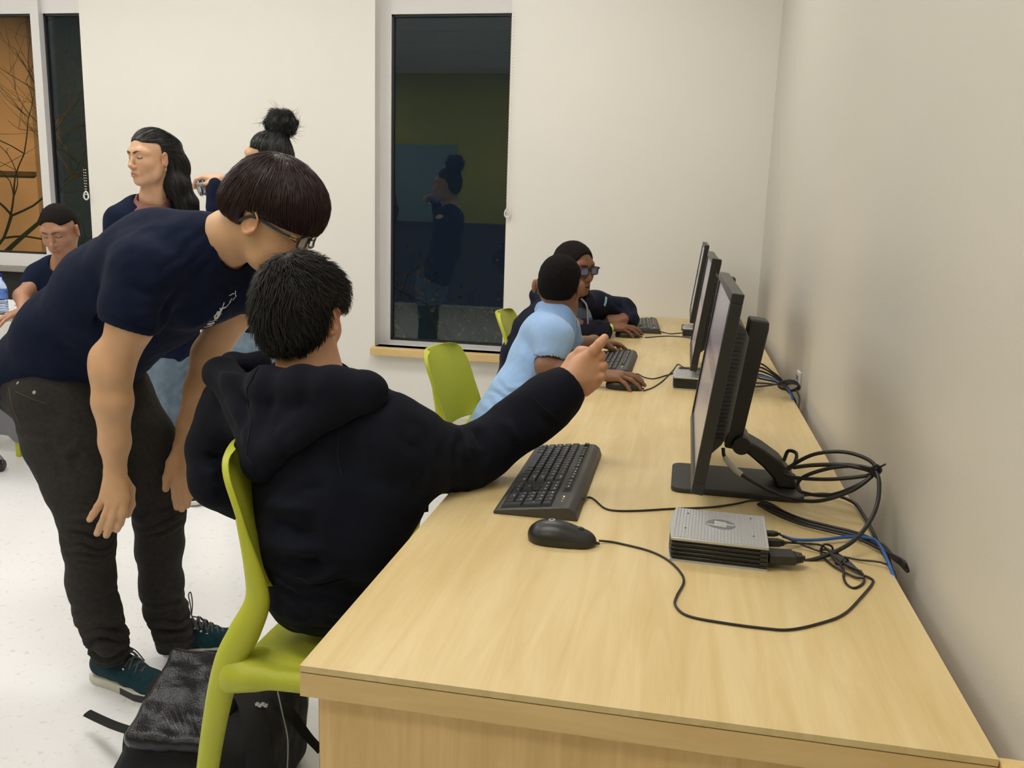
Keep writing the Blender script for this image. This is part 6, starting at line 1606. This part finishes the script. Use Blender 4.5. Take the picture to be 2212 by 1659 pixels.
strands(S, sample_surface(LAST['V'], LAST['F'], 160, 28), lambda P: (P - bc) * 8 + np.cross(P - bc, (.3, 1, .5)) * 12, .035, .0007, M_HAIRB, bn, name='loose_hair', seed=10, lift=.022, jit=.5)
bt = make_bottle((0, 0, 0), 'clear water bottle held at the mouth by the woman with the bun', 0.20)
ba = Q(426, 408, 3.31); bm_ = Q(530, 384, 3.42); bt.location = tuple(ba); bt.rotation_euler = (Vector(bm_) - Vector(ba)).to_track_quat('Z', 'Y').to_euler()

# ------------------------------------------------------------------ 7. boy at the left table
b7 = thing('person', 'boy with short cropped hair in navy t-shirt looking down at the left table', 'person', (-2.8, 3.7, 0))
SK7 = (0.42, 0.22, 0.135)
h7 = Fr(Q(131, 500, 3.62), axes((.16, -.93, -.36), (0.0, -.35, 1)), .93)
feat = []; S = SDF(); head(S, h7, feat, SK7, browc=(.03, .018, .012))
S.chain([h7(-.02, 0, -.05), Q(138, 570, 3.72), Q(140, 600, 3.74)], [.05, .052, .06], .03)
S.chain([Q(140, 600, 3.74), Q(150, 760, 3.75)], [.08, .09], .03)
S.chain([Q(140, 600, 3.74), Q(85, 600, 3.70), Q(48, 640, 3.58), Q(52, 668, 3.50)], [.05, .042, .036, .026], .02)
hand(S, Fr(Q(52, 670, 3.49), axes((-.3, -.9, -.2), (0, 0, 1)), .88), FLATH, feat=feat, skin=SK7)
S.chain([Q(140, 600, 3.74), Q(205, 610, 3.72), Q(200, 690, 3.66), Q(150, 700, 3.50)], [.05, .040, .034, .026], .02)
for x in (-2.74, -2.60): S.chain([np.array((x, 3.80, .50)), np.array((x, 3.50, .50)), np.array((x + .05, 3.66, .09))], [.06, .05, .03], .02)
solid('body', S, 0.0032, M_SKIN, b7, colf=colour_fn(SK7, feat))
S = SDF(); tp = [(138, 582, 3.73, .072, 1.8), (140, 630, 3.75, .10, 1.7), (146, 720, 3.76, .11, 1.4), (150, 790, 3.76, .12, 1.35)]
for a, b in zip(tp[:-1], tp[1:]): S.cap(Q(*a[:3]), Q(*b[:3]), a[3], b[3], .03, n=(1, .1, 0), sc=(a[4] + b[4]) / 2)
S.chain([Q(120, 585, 3.72), Q(84, 598, 3.70), Q(50, 640, 3.62)], [.070, .062, .058], .03); cutbox(S, Q(60, 624, 3.65), Q(50, 640, 3.62) - Q(84, 598, 3.70), .085, .05, .002)
S.chain([Q(160, 588, 3.73), Q(205, 606, 3.72), Q(204, 660, 3.68)], [.070, .062, .055], .03); S.cap(Q(137, 575, 3.71), Q(131, 540, 3.65), .055, .065, .01, True)
solid('t_shirt', S, 0.005, M_NAVY, b7, disp=folds(((9, .006), (24, .003))))
S = SDF()
for x in (-2.74, -2.60): S.chain([np.array((x, 3.80, .52)), np.array((x, 3.50, .51)), np.array((x + .05, 3.66, .10))], [.085, .062, .048], .03)
solid('trousers', S, 0.008, M_JEAN, b7)
for x in (-2.69, -2.55): shoe(b7, (x, 3.70, 0), (x, 3.46, 0), M_BLK2, M_SOLE)
afro(h7, b7, front=.055, hh=.006, m=MATS['clipped_hair'])
st_ = thing('stool', 'plain grey seat under the boy at the left table', 'stool', (-2.8, 3.8, 0))
WB().lathe([(0, .42), (.17, .42), (.18, .43), (.18, .44), (.17, .445), (0, .445)], (-2.72, 3.86, 0), 28).build('seat', M_GREY, st_, smooth=True)
for a in (.78, 2.36, 3.93, 5.5):
    c, s = math.cos(a), math.sin(a); b = WB(); b.tube([(-2.68 + .10 * c, 3.86 + .10 * s, .42), (-2.68 + .12 * c, 3.86 + .12 * s, .0)], .011, 8, 1); b.build('leg', M_CHROME, st_, smooth=True)

# ================================================================== BACKPACK under the chair
bp = thing('backpack', 'black backpack with glossy panel lying on the floor under the near chair', 'backpack', (-0.96, 1.60, 0))
M_NYL = mat('black_nylon', (0.012, 0.012, 0.013), 0.75, bump=(900, 0.5), spec=0.25)
M_LEA = mat('glossy_black_leather', (0.010, 0.011, 0.014), 0.28, bump=(260, 0.5), spec=0.4)
S = SDF(); Rb = axes((.985, .12, 0))
S.box((-.935, 1.60, .115), (.160, .150, .115), .06, .02, False, Rb); S.box((-.93, 1.67, .175), (.13, .09, .055), .045, .03, False, Rb); S.cap((-1.03, 1.48, .09), (-.84, 1.50, .09), .07, .07, .03)
solid('body', S, 0.005, M_NYL, bp, disp=folds(((10, .007), (26, .0035), (60, .001))))
bv = bvh_of(LAST['V'], LAST['F'])
S = SDF(); Rp = axes((.98, .12, 0), (0, -.35, 1))
S.box((-.970, 1.560, .236), (.100, .125, .020), .018, .01, False, Rp)
pk = solid('front_pocket', S, 0.0045, M_LEA, bp, disp=folds(((12, .006), (30, .004), (70, .0012))))
bv2 = bvh_of(LAST['V'], LAST['F'])
mp = WB()
for i in range(14):
    for j in range(3):
        mp.world = True
b = ribbons(bv2, [([(350 + i * 14, 1535 + i * 1.2), (374 + i * 12, 1580 + i * 2)], .0022) for i in range(13)], .0015, .0006); b.build('woven_mesh', mat('grey_mesh', (.045, .045, .055), .35), pk)['kind'] = 'stuff'
def strap(name, pts, w, label=None, th=.25, m=M_NYL):
    b = WB(); P = [np.array(p) for p in pts]; b.tube(P, w, 10, 6, flat=th, upv=(0, -.4, 1)); o = b.build(name, m, bp, smooth=True)
    if label: o['label'] = label
    return o
strap('shoulder_strap', [Q(395, 1440, 1.66), Q(350, 1475, 1.62), Q(330, 1530, 1.56), Q(318, 1590, 1.50), Q(330, 1660, 1.44), Q(360, 1720, 1.42)], .026)
strap('shoulder_strap', [Q(520, 1470, 1.56), Q(545, 1530, 1.50), Q(556, 1600, 1.46), Q(560, 1690, 1.42)], .026)
strap('webbing', [Q(345, 1588, 1.52), Q(290, 1580, 1.55), Q(250, 1568, 1.60), Q(215, 1553, 1.66), Q(188, 1540, 1.70)], .011, 'loose webbing strap end lying on the floor')
strap('webbing', [Q(590, 1500, 1.56), Q(630, 1545, 1.55), Q(660, 1585, 1.56), Q(690, 1618, 1.58)], .012)
strap('side_panel', [Q(300, 1570, 1.52), Q(296, 1620, 1.48), Q(310, 1690, 1.44)], .030)
strap('grab_handle', [Q(400, 1425, 1.66), Q(380, 1428, 1.68), Q(362, 1450, 1.66), Q(366, 1475, 1.63)], .010, None, .5)
b = WB(); b.tube([Q(600, 1495, 1.53), Q(610, 1540, 1.49), Q(622, 1600, 1.46), Q(620, 1680, 1.42)], .0016, 6); b.build('reflective_piping', mat('grey_piping', (.25, .25, .26), .5), bp)
b = WB()
for i in range(4): b.obox(Q(556 + i * 6, 1521 + (i % 2) * 3, 1.50), (.0035, 0, 0), (0, .003, 0), (0, 0, .0025))
b.build('zip_pull', M_CHROME, bp)['kind'] = 'stuff'
